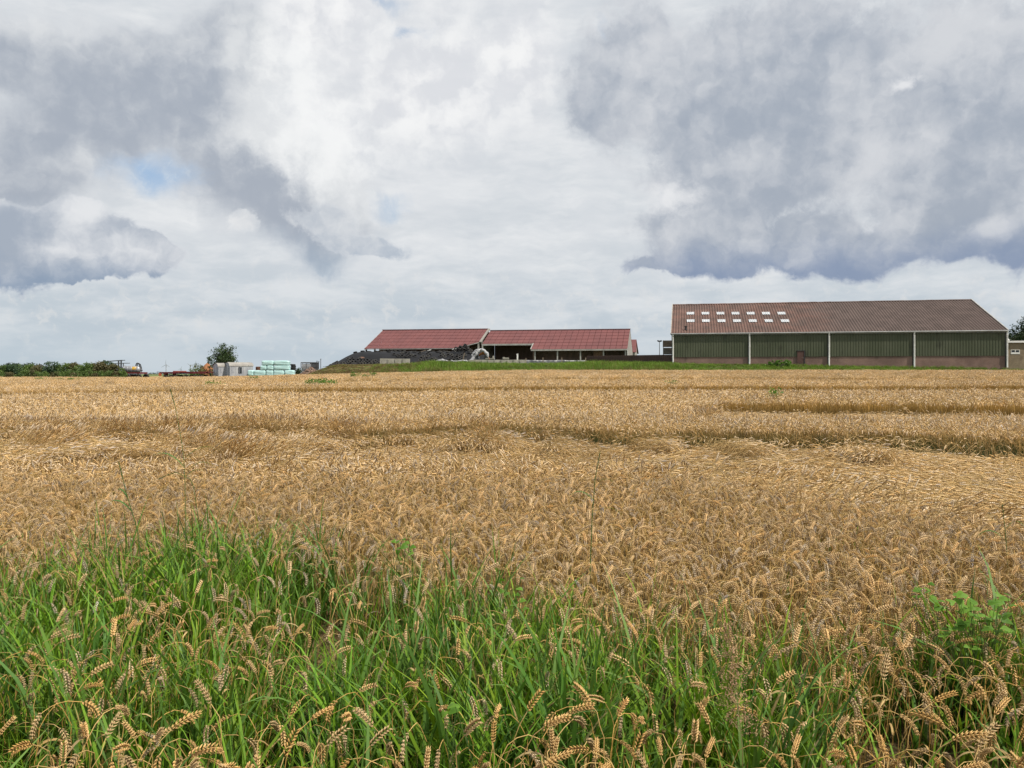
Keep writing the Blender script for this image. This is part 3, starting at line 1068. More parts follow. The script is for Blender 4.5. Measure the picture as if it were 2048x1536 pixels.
# ------------------------------------------------------------------ silage heap with its tyres
M_film = mat('black_film', (0.009, 0.0095, 0.011), (0.014, 0.0145, 0.017), 0.7, 0.5, fine=0.2, bump=0.5, spec=0.2)
M_silage = mat('cut_silage', (0.50, 0.19, 0.075), (0.38, 0.15, 0.065), 0.95, 1.6, c3=(0.55, 0.30, 0.16), fine=0.35, bump=0.6)
M_sheet = mat('grey_sheet', (0.42, 0.42, 0.43), (0.30, 0.30, 0.32), 0.5, 1.8, c3=(0.16, 0.16, 0.17), fine=0.2, bump=0.5)
HX0, HX1 = P(655, 0, 130).x, P(968, 0, 130).x
HY0, HY1, HTOP = 126.4, 141.0, P(0, 703.0, 132.5).z


def heap_pt(x, t):
    """surface of the heap: t 0 front foot .. 1 back foot"""
    q = np.clip((x - HX0) / (P(722, 0, 130).x - HX0), 0, 1)
    ramp = np.sin(q * math.pi / 2) ** 1.15
    h = (HTOP - 3.0) * ramp * (1 + 0.05 * (vnoise(x * 0.35, 3.3) - 0.5))
    prof = np.where(t < 0.5, np.sin(np.clip(t / 0.46, 0, 1) * math.pi / 2) ** 0.9, np.cos(np.clip((t - 0.55) / 0.45, 0, 1) * math.pi / 2) ** 0.8)
    wr = 0.10 * (fbm(x * 1.3, t * 9, 3) - 0.5)
    z = 3.0 + h * prof + wr
    y = HY0 + (HY1 - HY0) * t + 0.3 * (vnoise(x * 0.5, t * 3) - 0.5)
    return np.stack([x, y, z], -1)


heap = empty('silage_heap', ((HX0 + HX1) / 2, 133, 3.0), 0, 'long black plastic covered silage heap in front of the left red barn', 'silage heap')
X_, T_ = np.meshgrid(np.linspace(HX0, HX1, 150), np.linspace(0, 1, 60), indexing='ij')
mb = MB()
pts = heap_pt(X_, T_) - np.array(heap.location)
mb.grid(pts)
mb.build('cover', M_film, heap, smooth=True)
mb = MB()
e = pts[-1]
mb.nface(np.vstack([e, [[e[-1][0], e[-1][1], -0.3], [e[0][0], e[0][1], -0.3]]]), [list(range(len(e) + 2))[::-1]])
mb.build('cut_end', M_film, heap)
# cut orange face bulging out of the end, with the cover rolled back over it
ce = P(968, 724, 126.9)
mb = MB()
th, ph = np.meshgrid(np.linspace(0, math.pi, 15), np.linspace(-math.pi / 2, math.pi / 2, 13), indexing='ij')
rr_ = 1.0 + 0.10 * (fbm(th * 2.2, ph * 2.2, 3) - 0.5)
sil = np.stack([np.cos(th) * 0.95 * rr_, -np.sin(ph) * 0 - np.cos(ph) * np.sin(th) * 0.7 + 0.2 * np.sin(ph), np.sin(th) * 1.55 * rr_ * (0.75 + 0.25 * np.cos(ph))], -1)
mb.grid(sil + np.array(ce) + np.array([-0.1, 0.5, 0]) - np.array(heap.location))
mb.build('cut_face', M_silage, heap, smooth=True)


def lumpy(path, r, n=50, amp=0.25, seed=0):
    path = np.asarray(path, float)
    t = np.linspace(0, 1, len(path))
    tt = np.linspace(0, 1, n)
    p = np.stack([np.interp(tt, t, path[:, k]) for k in range(3)], -1)
    rad = r * (1 + amp * (2 * vnoise(tt * 14 + seed, seed * 1.7) - 1)) * np.sin(np.clip(tt * 12, 0, math.pi / 2)) * np.sin(np.clip((1 - tt) * 12, 0, math.pi / 2)) + 0.02
    return p + RNG.normal(0, 0.03, p.shape), rad


mb = MB()
for j, (pix, r) in enumerate((([(936, 722), (944, 720), (950, 712), (955, 703), (960, 699), (968, 701), (974, 708), (977, 716)], 0.20),
                              ([(943, 716), (946, 708), (951, 701), (957, 698)], 0.12),
                              ([(900, 722), (912, 723), (924, 722), (938, 722)], 0.13), ([(872, 722.5), (884, 720.5), (897, 722.5)], 0.15))):
    path, rad = lumpy([np.array(P(a, b, 126.6)) for a, b in pix], r, 40, 0.3, j)
    mb.tube(path - np.array(heap.location), rad, 9)
mb.build('rolled_sheet', M_sheet, heap, smooth=True)
mb = MB()
path, rad = lumpy([np.array(P(a, b, 126.9)) for a, b in ((948, 724), (949, 714), (953, 709), (957, 713), (958, 724))], 0.13, 30, 0.2, 7)
mb.tube(path - np.array(heap.location), rad, 8)
mb.nface(np.array([P(a, b, 126.9) for a, b in ((948, 725), (949, 714), (953, 709), (957, 713), (958, 725))]) - np.array(heap.location), [[4, 3, 2, 1, 0]])
mb.build('loose_sheet', mat('dark_grey_sheet', (0.13, 0.135, 0.145), (0.08, 0.085, 0.09), 0.5, 1.5, fine=0.2), heap, smooth=True)

M_tyre = [mat('tyre_black', (0.016, 0.016, 0.017), (0.026, 0.025, 0.025), 0.75, 3, fine=0.3), mat('tyre_grey', (0.035, 0.034, 0.032), (0.055, 0.053, 0.048), 0.85, 3, c3=(0.085, 0.08, 0.07), fine=0.3)]


def tyre_mesh(r, w, m, name):
    mb = MB()
    prof = [(r - 0.15, -w * .32), (r - 0.10, -w * .5), (r - 0.03, -w * .48), (r, -w * .3), (r, w * .3), (r - 0.03, w * .48), (r - 0.10, w * .5), (r - 0.15, w * .32), (r - 0.13, w * .2), (r - 0.13, -w * .2)]
    n = 18
    a = np.arange(n + 1) * 2 * math.pi / n
    pr = np.array(prof + [prof[0]])
    pts = np.stack([np.cos(a)[:, None] * pr[None, :, 0], np.sin(a)[:, None] * pr[None, :, 0], np.broadcast_to(pr[None, :, 1], (n + 1, len(pr)))], -1)
    mb.grid(pts, flip=True)
    return mb.mesh(name, m, True)


TYRES = [tyre_mesh(0.33, 0.20, M_tyre[0], 'tyre'), tyre_mesh(0.36, 0.22, M_tyre[0], 'tyre'), tyre_mesh(0.31, 0.18, M_tyre[1], 'tyre')]


def tyre(p, nrm, label, group, k=None):
    o = bpy.data.objects.new('tyre', TYRES[k if k is not None else random.choice([0, 0, 1, 2, 2])])
    COL.objects.link(o)
    o.location = p
    o.rotation_mode = 'QUATERNION'
    o.rotation_quaternion = Vector(nrm).to_track_quat('Z', 'Y')
    return tag(o, label, 'tyre', group)


def on_heap(px, py):
    """first point of the heap's surface that the view ray of this pixel meets"""
    ts = np.linspace(0.0, 0.62, 160)
    best = None
    xs_ = (px - 1024) / FPX * (HY0 + (HY1 - HY0) * ts)
    pt = heap_pt(xs_, ts)
    ry = HOR - (pt[:, 2] - CAMZ) / pt[:, 1] * FPX
    i = int(np.argmin(np.abs(ry - py)))
    x, t = xs_[i], ts[i]
    e = 0.02
    p0, p1, p2 = heap_pt(np.array(x), np.array(t)), heap_pt(np.array(x + 0.3), np.array(t)), heap_pt(np.array(x), np.array(t + e))
    n = unit(np.cross(p1 - p0, p2 - p0))
    return p0, n


g1 = 'tyres weighing down the front of the black silage heap'
g2 = 'tyres at the left foot of the silage heap'
g3 = 'tyres lying along the top edge of the silage heap'
g4 = 'tyres piled high at the right end of the silage heap'
pix = []
for r, py in enumerate((707.5, 710.5, 714, 717, 720, 723)):
    x0 = 772 + (0 if r > 1 else 12) - r * 0
    for px in np.arange(x0 + 4 * (r % 2), 934, 9.0 if r < 2 else 8.4):
        if px < 835 and r > 2:
            continue
        if random.random() < (0.72 if r else 0.6):
            pix.append((px + random.uniform(-2, 2), py + random.uniform(-1.3, 1.3), g1))
for r, py in enumerate((718.5, 721.5, 724.5, 727.5, 730)):
    for px in np.arange(697 + 3 * (r % 2), 761, 7.2):
        if random.random() < (0.3 if r == 0 else 0.8):
            pix.append((px + random.uniform(-2, 2), py + random.uniform(-1, 1), g2))
for px, py in ((661, 731), (665, 729.5), (669, 727), (673, 725), (675, 728), (679, 726), (683, 728), (687, 727), (671, 730), (680, 730.5), (689, 730)):
    pix.append((px, py, g2))
for px in np.arange(709, 905, 7.5):
    if random.random() < 0.75:
        pix.append((px + random.uniform(-2, 2), 703.6 + random.uniform(-0.4, 1.2), g3))
LAB = {g1: 'worn black tyre on the front slope of the silage heap', g2: 'black tyre low on the left slope of the silage heap', g3: 'black tyre lying on the top edge of the silage heap'}
for px, py, gr in pix:
    p, n = on_heap(px, py)
    n = unit(n + RNG.normal(0, 0.12, 3) + (np.array([0, -0.25, 0]) if gr != g3 else 0))
    tyre(p + n * 0.07, n, LAB[gr], gr)
for px, py in ((908, 700.5), (915, 700), (922, 699.5), (929, 700), (936, 700.5), (942, 702), (912, 697.5), (919, 696.5), (926, 696), (933, 697), (939, 698.5), (922, 693), (929, 692.8), (935, 694.5), (931, 690.2), (944, 706), (946, 710), (939, 706)):
    p = np.array(P(px, py, 131.0 + random.uniform(-.6, .6)))
    tyre(p, unit(RNG.normal(0, 0.35, 3) + np.array([0, -0.5, 0.8])), 'black tyre in the pile under the red roof edge', g4)
p, n = on_heap(724, 716.5)
mb = MB()
a = np.arange(20) * 2 * math.pi / 20
mb.prism(np.stack([0.42 * np.cos(a), 0.30 * np.sin(a), 0 * a], -1), (0, 0, 0.05))
mb.tube(np.stack([0.36 * np.cos(a), 0.25 * np.sin(a), 0 * a + 0.05], -1), 0.03, 5)
o = tag(mb.build('lid', mat('orange_plastic', (0.16, 0.085, 0.055), (0.12, 0.07, 0.05), 0.7, 3)), 'oval rusty brown lid lying on the black silage sheet', 'lid')
o.location = p + n * 0.06
o.rotation_mode = 'QUATERNION'
o.rotation_quaternion = Vector(n).to_track_quat('Z', 'Y')

# concrete clamp walls
def clamp_wall(name, pa, pb, d, zlow, label, npan, drop=0.0):
    a, b = P(*pa, d), P(*pb, d)
    t = empty(name, (a.x, a.y, zlow), math.atan2(b.y - a.y, b.x - a.x), label, 'wall', None)
    L = math.hypot(b.x - a.x, b.y - a.y)
    for i in range(npan):
        mb = MB()
        x0, x1 = L * i / npan, L * (i + 1) / npan - 0.03
        h0 = a.z + (b.z - a.z) * i / npan - zlow
        h1 = a.z + (b.z - a.z) * (i + 1) / npan - zlow
        mb.prism([(x0, 0, -0.8), (x1, 0, -0.8), (x1, 0.05, h1), (x0, 0.05, h0)], (0, 0.2, 0))
        mb.box((x0, -0.06, -0.8), (x0 + 0.16, 0.0, h0 - 0.02))
        mb.build('wall_panel', M_conc, t)
    return t


clamp_wall('concrete_wall', (760, 717), (820, 717.5), 125.2, 3.0, 'short low concrete wall of upright panels at the foot of the silage heap', 4)
clamp_wall('concrete_wall', (938, 719.5), (1052, 719.5), 126.0, 3.0, 'long low stained concrete wall in front of the dark barn opening', 9)
# black film draped over the clamp wall further right, on stakes
wa, wb = P(1040, 719.8, 126.2), P(1173, 719.8, 128.5)
fl = empty('draped_film', (wa.x, wa.y, 3.0), math.atan2(wb.y - wa.y, wb.x - wa.x), 'grey black plastic film draped along the low wall right of the concrete one', 'plastic film')
Lw = math.hypot(wb.x - wa.x, wb.y - wa.y)
X_, T_ = np.meshgrid(np.linspace(0, Lw, 90), np.linspace(0, 1, 14), indexing='ij')
top = wa.z - 3.0 + 0.10 * (fbm(X_ * 0.6, 2 + 0 * X_, 2) - 0.5)
zz = np.where(T_ < 0.7, -0.5 + (top + 0.5) * (T_ / 0.7), top)
yy = np.where(T_ < 0.7, -0.25 * (1 - T_ / 0.7), (T_ - 0.7) * 1.2) + 0.22 * (fbm(X_ * 1.6 + T_ * 2.0, T_ * 1.2, 3) - 0.5)
mb = MB()
mb.grid(np.stack([X_, yy, zz], -1))
mb.build('film', mat('grey_black_film', (0.10, 0.105, 0.115), (0.055, 0.058, 0.065), 0.35, 0.9, c3=(0.17, 0.17, 0.17), fine=0.15, bump=0.4, spec=0.5), fl, smooth=True)
for i, (px, lab) in enumerate(((1052, 'leftmost wooden stake of the row along the draped film'), (1086, 'second wooden stake from the left along the draped film'), (1124, 'third wooden stake from the left along the draped film'), (1171.5, 'wooden stake beside the left end of the brown fence'))):
    a, b = P(px - (1 if i == 3 else 0), 729, 125.6), P(px + random.uniform(-.5, 1.0), 716 + (1 if i == 0 else 0), 125.7)
    mb = MB()
    mb.bar(a, b, 0.12, 0.12)
    mb.prism([(b.x - .06, b.y - .06, b.z), (b.x + .06, b.y - .06, b.z), (b.x, b.y, b.z + 0.1)], (0, 0.1, 0))
    tag(mb.build('stake', M_wood), lab, 'stake', 'stakes along the draped film')
a, b = P(925, 724, 125.4), P(929, 706, 125.4)
mb = MB()
mb.bar(a, b, 0.11, 0.11)
mb.bar((b.x - .07, b.y, b.z - .1), (b.x + .07, b.y, b.z - .06), 0.12, 0.1)
tag(mb.build('stake', M_wood), 'tall leaning wooden stake in front of the silage tyres', 'stake')
# odds and ends on the clamp floor
mb = MB()
a = P(1035, 716.5, 140)
mb.box((-0.12, -0.12, -0.8), (0.12, 0.12, 0.62))
mb.box((-0.18, -0.15, 0.62), (0.15, 0.15, 0.75))
o = tag(mb.build('bollard', M_white), 'short pale post standing in the dark barn opening', 'post')
o.location = a
for px, w, h, lab in ((980, 1.4, 0.14, 'flat pale concrete slab on the clamp floor by the cut silage'), (986.5, 0.2, 0.5, 'small upright pale block on the clamp floor'), (1012, 0.9, 0.22, 'pale concrete block in the middle of the barn opening'), (1007, 0.25, 0.3, 'small pale cube left of the concrete block')):
    mb = MB()
    mb.box((-w / 2, -0.3, 0), (w / 2, 0.3, h))
    mb.box((-w / 2 + 0.05, -0.25, h), (w / 2 - 0.05, 0.25, h + 0.05))
    o = tag(mb.build('concrete_block', M_conc), lab, 'block', 'blocks lying on the clamp floor')
    o.location = P(px, 718.4, 132.5)
    o.rotation_euler = (0, 0, random.uniform(-.4, .4))
# planks on top of the heap
for (x0, y0, x1, y1, lab) in ((842, 703.5, 851, 701.0, 'pale broken board on top of the silage heap'), (855, 701.5, 862, 699.6, 'white broken board on top of the silage heap'), (904, 699.5, 909, 697.5, 'short white scrap beside the tyre pile')):
    mb = MB()
    a, b = P(x0, y0, 131), P(x1, y1, 131)
    mb.bar(a, b, 0.25, 0.06)
    mb.bar((a + b) / 2 + Vector((0, 0.05, 0.05)), b + Vector((0, 0, 0.04)), 0.2, 0.05)
    tag(mb.build('board', M_white if 'white' in lab else M_wood), lab, 'board')

# ------------------------------------------------------------------ left part of the yard
M_redpaint = mat('red_paint', (0.15, 0.026, 0.030), (0.10, 0.020, 0.024), 0.5, 1.5, c3=(0.20, 0.09, 0.06), fine=0.2)
M_orange = mat('orange_paint', (0.50, 0.12, 0.05), (0.40, 0.10, 0.045), 0.5, 2.0)
M_galv = mat('galvanised', (0.34, 0.35, 0.37), (0.27, 0.28, 0.30), 0.45, 1.0, fine=0.12, metal=0.35)
M_rub = mat('rubber', (0.018, 0.018, 0.018), (0.03, 0.03, 0.028), 0.8, 4)


def wheel(parent, x, y, z, r, w, hub):
    """an agricultural wheel with a rim, axle along y"""
    mb = MB()
    prof = np.array([(r * .58, -w * .4), (r * .8, -w * .5), (r * .95, -w * .45), (r, -w * .25), (r, w * .25), (r * .95, w * .45), (r * .8, w * .5), (r * .58, w * .4)])
    a = np.arange(21) * 2 * math.pi / 20
    pts = np.stack([x + np.cos(a)[:, None] * prof[None, :, 0], y + np.broadcast_to(prof[None, :, 1], (21, 8)), z + np.sin(a)[:, None] * prof[None, :, 0]], -1)
    mb.grid(pts)
    o = mb.build('wheel', M_rub, parent, smooth=True)
    mb = MB()
    mb.tube([(x, y - w * .3, z), (x, y + w * .3, z)], r * .6, 14)
    mb.tube([(x, y - w * .5, z), (x, y + w * .5, z)], r * .2, 8)
    mb.build('rim', hub, o)
    return o


D1 = 112.0
# slurry tanker
a = P(266, 760, D1)
tk = empty('slurry_tanker', (a.x, a.y, 1.05), -0.12, 'grey slurry tanker with a yellow patch on a red chassis beside the hedge', 'tanker')
S = D1 / FPX
zt_ = lambda py: CAMZ + (HOR - py) * S - 1.05
xl = lambda px: (px - 266) * S
mb = MB()
cz, r = (zt_(733) + zt_(744.5)) / 2, (zt_(732.5) - zt_(745)) / 2 * 1.05
xs_ = [xl(243), xl(243.8), xl(245.5), xl(248), xl(278), xl(280.5), xl(282), xl(282.6)]
mb.tube([(x, 0, cz) for x in xs_], [0.12, r * .55, r * .85, r, r, r * .85, r * .5, 0.1], 24)
mb.build('tank', M_galv, tk, smooth=True)
mb = MB()
for x in (xl(250), xl(258), xl(266), xl(274)):
    aa = np.linspace(0, 2 * math.pi, 25)
    mb.tube(np.stack([x + 0 * aa, (r + 0.01) * np.cos(aa), cz + (r + 0.01) * np.sin(aa)], -1), 0.03, 5)
mb.build('hoops', M_galv, tk)
mb = MB()
aa = np.linspace(math.pi * 1.02, math.pi * 0.72, 8)
pts = np.stack([np.stack([np.full(8, x), (r + 0.015) * np.cos(aa), cz + (r + 0.015) * np.sin(aa)], -1) for x in np.linspace(xl(268), xl(276.5), 5)])
mb.grid(pts, flip=True)
mb.build('yellow_patch', mat('yellow_patch', (0.62, 0.38, 0.04), (0.55, 0.33, 0.04), 0.5, 3), tk)
mb = MB()
mb.box((xl(250), -0.85, zt_(747.6)), (xl(289.5), -0.70, zt_(744.3)))
mb.box((xl(250), 0.70, zt_(747.6)), (xl(289.5), 0.85, zt_(744.3)))
mb.box((xl(287), -0.70, zt_(747.6)), (xl(289.5), 0.70, zt_(744.5)))
mb.box((xl(250), -0.70, zt_(747.2)), (xl(252), 0.70, zt_(744.6)))
mb.build('chassis', M_redpaint, tk)
mb = MB()
hp = [(xl(272), 0, cz + r * .9), (xl(273), 0, cz + r + .3), (xl(275), 0, cz + r + .42), (xl(279), 0, cz + r + .25), (xl(281.5), -.05, cz + r * .6), (xl(282), -.05, cz)]
mb.tube(hp, 0.075, 8)
mb.tube([(p[0] - .05, p[1] + .4, p[2] - .02) for p in hp], 0.06, 8)
mb.build('suction_hose', M_rub, tk, smooth=True)
mb = MB()
mb.box((xl(242), -0.55, cz - .4), (xl(246), 0.55, cz + .35))
for s in (-1, 1):
    mb.bar((xl(242), s * .6, cz + .5), (xl(250), s * .7, cz - .75), .08)
    mb.bar((xl(246), s * .5, cz + .5), (xl(240), s * .5, cz - .5), .08)
mb.build('spreader_gear', mat('worn_dark_metal', (0.09, 0.10, 0.12), (0.05, 0.055, 0.06), 0.6, 2), tk)
mb = MB()
mb.tube([(xl(284.5), 0, zt_(744.5)), (xl(284.5), 0, zt_(741.5))], .05, 6)
mb.tube([(xl(284.5), 0, zt_(741.6)), (xl(284.5), 0, zt_(739.6))], .13, 8)
mb.build('valve', M_dark, tk)
for px, hub in ((254, M_orange), (263, M_dark), (286, M_dark)):
    for s in (-1, 1):
        wheel(tk, xl(px), s * 0.9, 0.36, 0.44, 0.3, hub)

# flatbed trailers
def flatbed(px0, px1, pyt, d, z0, rz, label, h=0.26, drop=None, wheels=()):
    a = P((px0 + px1) / 2, 760, d)
    t = empty('flatbed_trailer', (a.x, a.y, z0), rz, label, 'trailer', 'red flatbed trailers parked at the field edge')
    L = (px1 - px0) / FPX * d
    zt = CAMZ + (HOR - pyt) / FPX * d - z0
    mb = MB()
    mb.box((-L / 2, -1.1, zt - 0.08), (L / 2, 1.1, zt))
    n = 9
    for i in range(n):
        x = -L / 2 + L * (i + .5) / n
        mb.box((x - .04, -1.14, zt - 0.16), (x + .04, -1.1, zt - 0.01))
    mb.build('deck', M_redpaint, t)
    mb = MB()
    for s in (-.45, .45):
        mb.box((-L / 2 + .1, s - .06, zt - h), (L / 2 - .1, s + .06, zt - .08))
    mb.box((-L / 2, -1.12, zt - h), (L / 2, -1.06, zt - .09))
    mb.build('frame', M_redpaint, t)
    for x in wheels:
        for s in (-.95, .95):
            wheel(t, x * L, s, 0.36, 0.40, 0.28, M_dark)
    return t, L, zt


t1, L1, zt1 = flatbed(326, 366, 744.0, 113.0, 0.98, -0.05, 'low dark red flatbed trailer with an orange tail board, left of the longer one', 0.2, wheels=(-0.22, 0.05, 0.28))
mb = MB()
mb.box((-L1 / 2 - 0.1, -1.12, zt1 - 0.55), (-L1 / 2 + .28, -1.06, zt1 - .12))
mb.box((-L1 / 2 - 0.02, 0.2, zt1 - 0.5), (-L1 / 2 + .2, 1.06, zt1 - .12))
mb.build('tail_board', M_orange, t1)
mb = MB()
mb.bar((-L1 / 2, -.4, zt1 - .03), (-L1 / 2 - .7, -.4, zt1 - .0), .08)
mb.build('drawbar', M_dark, t1)
t2, L2_, zt2 = flatbed(352, 418, 743.2, 115.0, 0.98, 0.0, 'long red flatbed trailer in front of the grey site huts', 0.28, wheels=(-0.30, -0.1, 0.16, 0.33))
mb = MB()
mb.prism([(L2_ / 2, -.5, zt2 - .05), (L2_ / 2 + .55, 0, zt2 - .06), (L2_ / 2, .5, zt2 - .05)], (0, 0, -.1))
mb.bar((L2_ / 2 + .4, 0, zt2 - .1), (L2_ / 2 + .75, 0, zt2 - .06), .1)
mb.build('drawbar', M_redpaint, t2)
mb = MB()
mb.box((-L2_ / 2 + .0, -1.13, zt2 - .55), (-L2_ / 2 + .5, -1.08, zt2 - .1))
mb.box((-L2_ / 2 - .05, -.9, zt2), (-L2_ / 2 + 1.1, .9, zt2 + .10))
mb.build('load_board', mat('faded_red', (0.36, 0.12, 0.09), (0.26, 0.07, 0.06), 0.7, 2), t2)

# arched site huts
M_hut = mat('hut_sheet', (0.40, 0.40, 0.41), (0.27, 0.28, 0.31), 0.65, 1.3, c3=(0.16, 0.17, 0.20), fine=0.2, stretch=(1, 1, 0.45))
M_hut2 = mat('hut_blue_sheet', (0.32, 0.35, 0.42), (0.44, 0.45, 0.48), 0.65, 1.6, c3=(0.24, 0.25, 0.30), fine=0.25, stretch=(1, 1, 0.4))
M_hutroof = mat('hut_roof', (0.36, 0.34, 0.31), (0.26, 0.245, 0.225), 0.75, 1.2, c3=(0.16, 0.15, 0.14), fine=0.2)


def site_hut(loc, rz, W, L, he, rise, label, mside, win=True):
    """length along local x, door end at x = 0"""
    t = empty('site_hut', loc, rz, label, 'hut', 'arched grey site huts')
    mb = MB()
    mb.box((0, 0, 0.35), (L, 0.05, he))
    mb.box((0, W - 0.05, 0.35), (L, W, he))
    for i in range(6):
        x = L * (i + .5) / 6
        mb.box((x - .015, -.02, 0.36), (x + .015, 0, he - .02))
    mb.build('side_wall', mside, t)
    aa = np.linspace(math.pi, 0, 15)
    arch = [(W / 2 + W / 2 * math.cos(q), he + rise * math.sin(q) ** .85) for q in aa]
    for x, m in ((0.0, M_hut2), (L - .05, mside)):
        mb = MB()
        mb.prism([(x, W - .055, .35), (x, .055, .35)] + [(x, min(max(y, .055), W - .055), z - .02) for y, z in arch], (.05, 0, 0))
        mb.build('end_wall', m, t)
    mb = MB()
    pts = np.array([[(x, y * 1.04 - W * .02, z + .015) for (y, z) in arch] for x in np.linspace(-.12, L + .1, 12)])
    pts[:, :, 2] += 0.012 * np.sin(np.arange(12) * 2.1)[:, None]
    mb.grid(pts)
    mb.grid(pts + np.array([0, 0, -.035]), flip=True)
    mb.build('roof', M_hutroof, t, smooth=True)
    mb = MB()
    mb.box((-.035, W * .28, .4), (0, W * .72, he - .05))
    d_ = mb.build('door', M_hut2, t)
    mb = MB()
    mb.box((-.06, W * .26, .35), (0.0, W * .28, he))
    mb.box((-.06, W * .72, .35), (0.0, W * .74, he))
    mb.build('door_frame', M_hut, d_)
    if win:
        x = L * win
        mb = MB()
        mb.box((x, -.035, he - .95), (x + .06, 0, he - .2))
        mb.box((x + .42, -.035, he - .95), (x + .48, 0, he - .2))
        mb.box((x, -.035, he - 1.0), (x + .48, 0, he - .95))
        mb.box((x, -.035, he - .2), (x + .48, 0, he - .14))
        w_ = mb.build('window', M_dark, t)
        mb = MB()
        mb.box((x + .06, -.012, he - .95), (x + .42, -.004, he - .2))
        mb.build('pane', M_glass, w_)
    for x in (L * .2, L * .8):
        for y in (.1, W - .1):
            wheel(t, x, y, .3, .32, .16, M_dark)
    mb = MB()
    mb.box((.1, .2, .22), (L - .1, W - .2, .35))
    mb.build('chassis', M_dark, t)
    return t


zg = 0.95
q = P(460.0, 750, 114.0)
site_hut((q.x, q.y, zg), 0.65, 2.4, 3.2, CAMZ + (HOR - 732.3) / FPX * 114.5 - zg, 0.55, 'pale grey arched site hut with a small dark window, right of the two', M_hut, 0.36)
q = P(437.0, 750, 114.5)
site_hut((q.x, q.y, zg), 0.67, 2.2, 2.8, CAMZ + (HOR - 733.5) / FPX * 115 - zg, 0.52, 'bluish grey arched site hut, left of the two and partly hidden', M_hut, 0)

# wrapped bales
M_bale = mat('mint_film', (0.46, 0.66, 0.64), (0.40, 0.60, 0.59), 0.35, 1.3, c3=(0.54, 0.73, 0.71), fine=0.06, bump=0.35, spec=0.5)


def bale(px0, px1, py0, py1, d, label, depth=1.1):
    a, b = P(px0, py1, d), P(px1, py0, d)
    L, H = b.x - a.x, b.z - a.z
    n = 9
    bm = bmesh.new()
    bmesh.ops.create_cube(bm, size=1.0)
    bmesh.ops.subdivide_edges(bm, edges=bm.edges[:], cuts=7, use_grid_fill=True)
    sd_ = random.uniform(0, 50)
    for v in bm.verts:
        c = np.array(v.co) * 2
        e = 6.0
        k = (abs(c[0]) ** e + abs(c[1]) ** e + abs(c[2]) ** e) ** (1 / e)
        c = c / k * (1 + 0.035 * (vnoise(c[0] * 3 + sd_, c[2] * 4 + c[1]) - .5) + 0.02 * math.sin(c[2] * 5 + c[0] * 2 + sd_))
        v.co = (c[0] * L / 2 * 0.995, c[1] * depth / 2, c[2] * H / 2 * 0.99)
    me = bpy.data.meshes.new('bale')
    bm.to_mesh(me)
    bm.free()
    for p in me.polygons:
        p.use_smooth = True
    me.materials.append(M_bale)
    o = bpy.data.objects.new('wrapped_bale', me)
    COL.objects.link(o)
    o.location = ((a.x + b.x) / 2, d, (a.z + b.z) / 2)
    o.rotation_euler = (0, random.uniform(-.015, .015), random.uniform(-.04, .04))
    tag(o, label, 'bale', 'mint wrapped bales stacked beside the site huts')


db = 115.0
zlow_py = HOR + (CAMZ - 0.9) / db * FPX
for px0, px1, lab in ((497, 508.8, 'leftmost mint wrapped bale of the bottom layer'), (508.8, 533.5, 'long mint wrapped bale second from left in the bottom layer'), (533.5, 548.3, 'short mint wrapped bale in the middle of the bottom layer'), (548.3, 570, 'mint wrapped bale second from right in the bottom layer'), (570, 589.5, 'rightmost mint wrapped bale of the bottom layer')):
    bale(px0, px1, 740.2, min(zlow_py, 752.5), db, lab)
for px0, px1, lab in ((522, 535.2, 'leftmost mint wrapped bale of the middle layer'), (535.2, 548.6, 'mint wrapped bale in the middle of the middle layer'), (548.6, 580.2, 'long mint wrapped bale at the right of the middle layer')):
    bale(px0, px1, 730.8, 740.4, db, lab)
for px0, px1, lab in ((524.5, 548.6, 'left one of the two mint wrapped bales on top'), (548.8, 580.0, 'right one of the two mint wrapped bales on top')):
    bale(px0, px1, 721.2, 731.0, db, lab)
# rusty drum behind the bales
a, b = P(511.5, 740, 117.5), P(521, 733.2, 117.5)
rd = empty('rusty_tank', ((a.x + b.x) / 2, 117.5, 0.9), 0, 'rusty brown tank behind the lowest wrapped bales', 'tank')
w_, h_ = b.x - a.x, b.z - 0.9
mb = MB()
mb.tube([(0, 0, 0), (0, 0, h_ * .94), (0, 0, h_)], (w_ / 2, w_ / 2, w_ * .42), 18)
mb.build('shell', M_rust, rd)
mb = MB()
aa = np.linspace(0, 2 * math.pi, 19)
for z in (h_ * .55, h_ * .93):
    mb.tube(np.stack([(w_ / 2 + .01) * np.cos(aa), (w_ / 2 + .01) * np.sin(aa), z + 0 * aa], -1), .025, 5)
mb.build('hoops', M_rust, rd)
# column of old tyres behind the bales' right end
for i in range(9):
    z = P(0, 740, 117).z + 0.21 * i - 0.95
    for dx in ((0,) if i % 2 else (-.02,)):
        p = P(586.5, 0, 117)
        tyre((p.x + dx + random.uniform(-.06, .06), 117, z), unit(np.array([random.uniform(-.1, .1), random.uniform(-.1, .1), 1])), 'old black tyre in the upright stack at the right end of the bales', 'tyres stacked beside the bales', k=1)

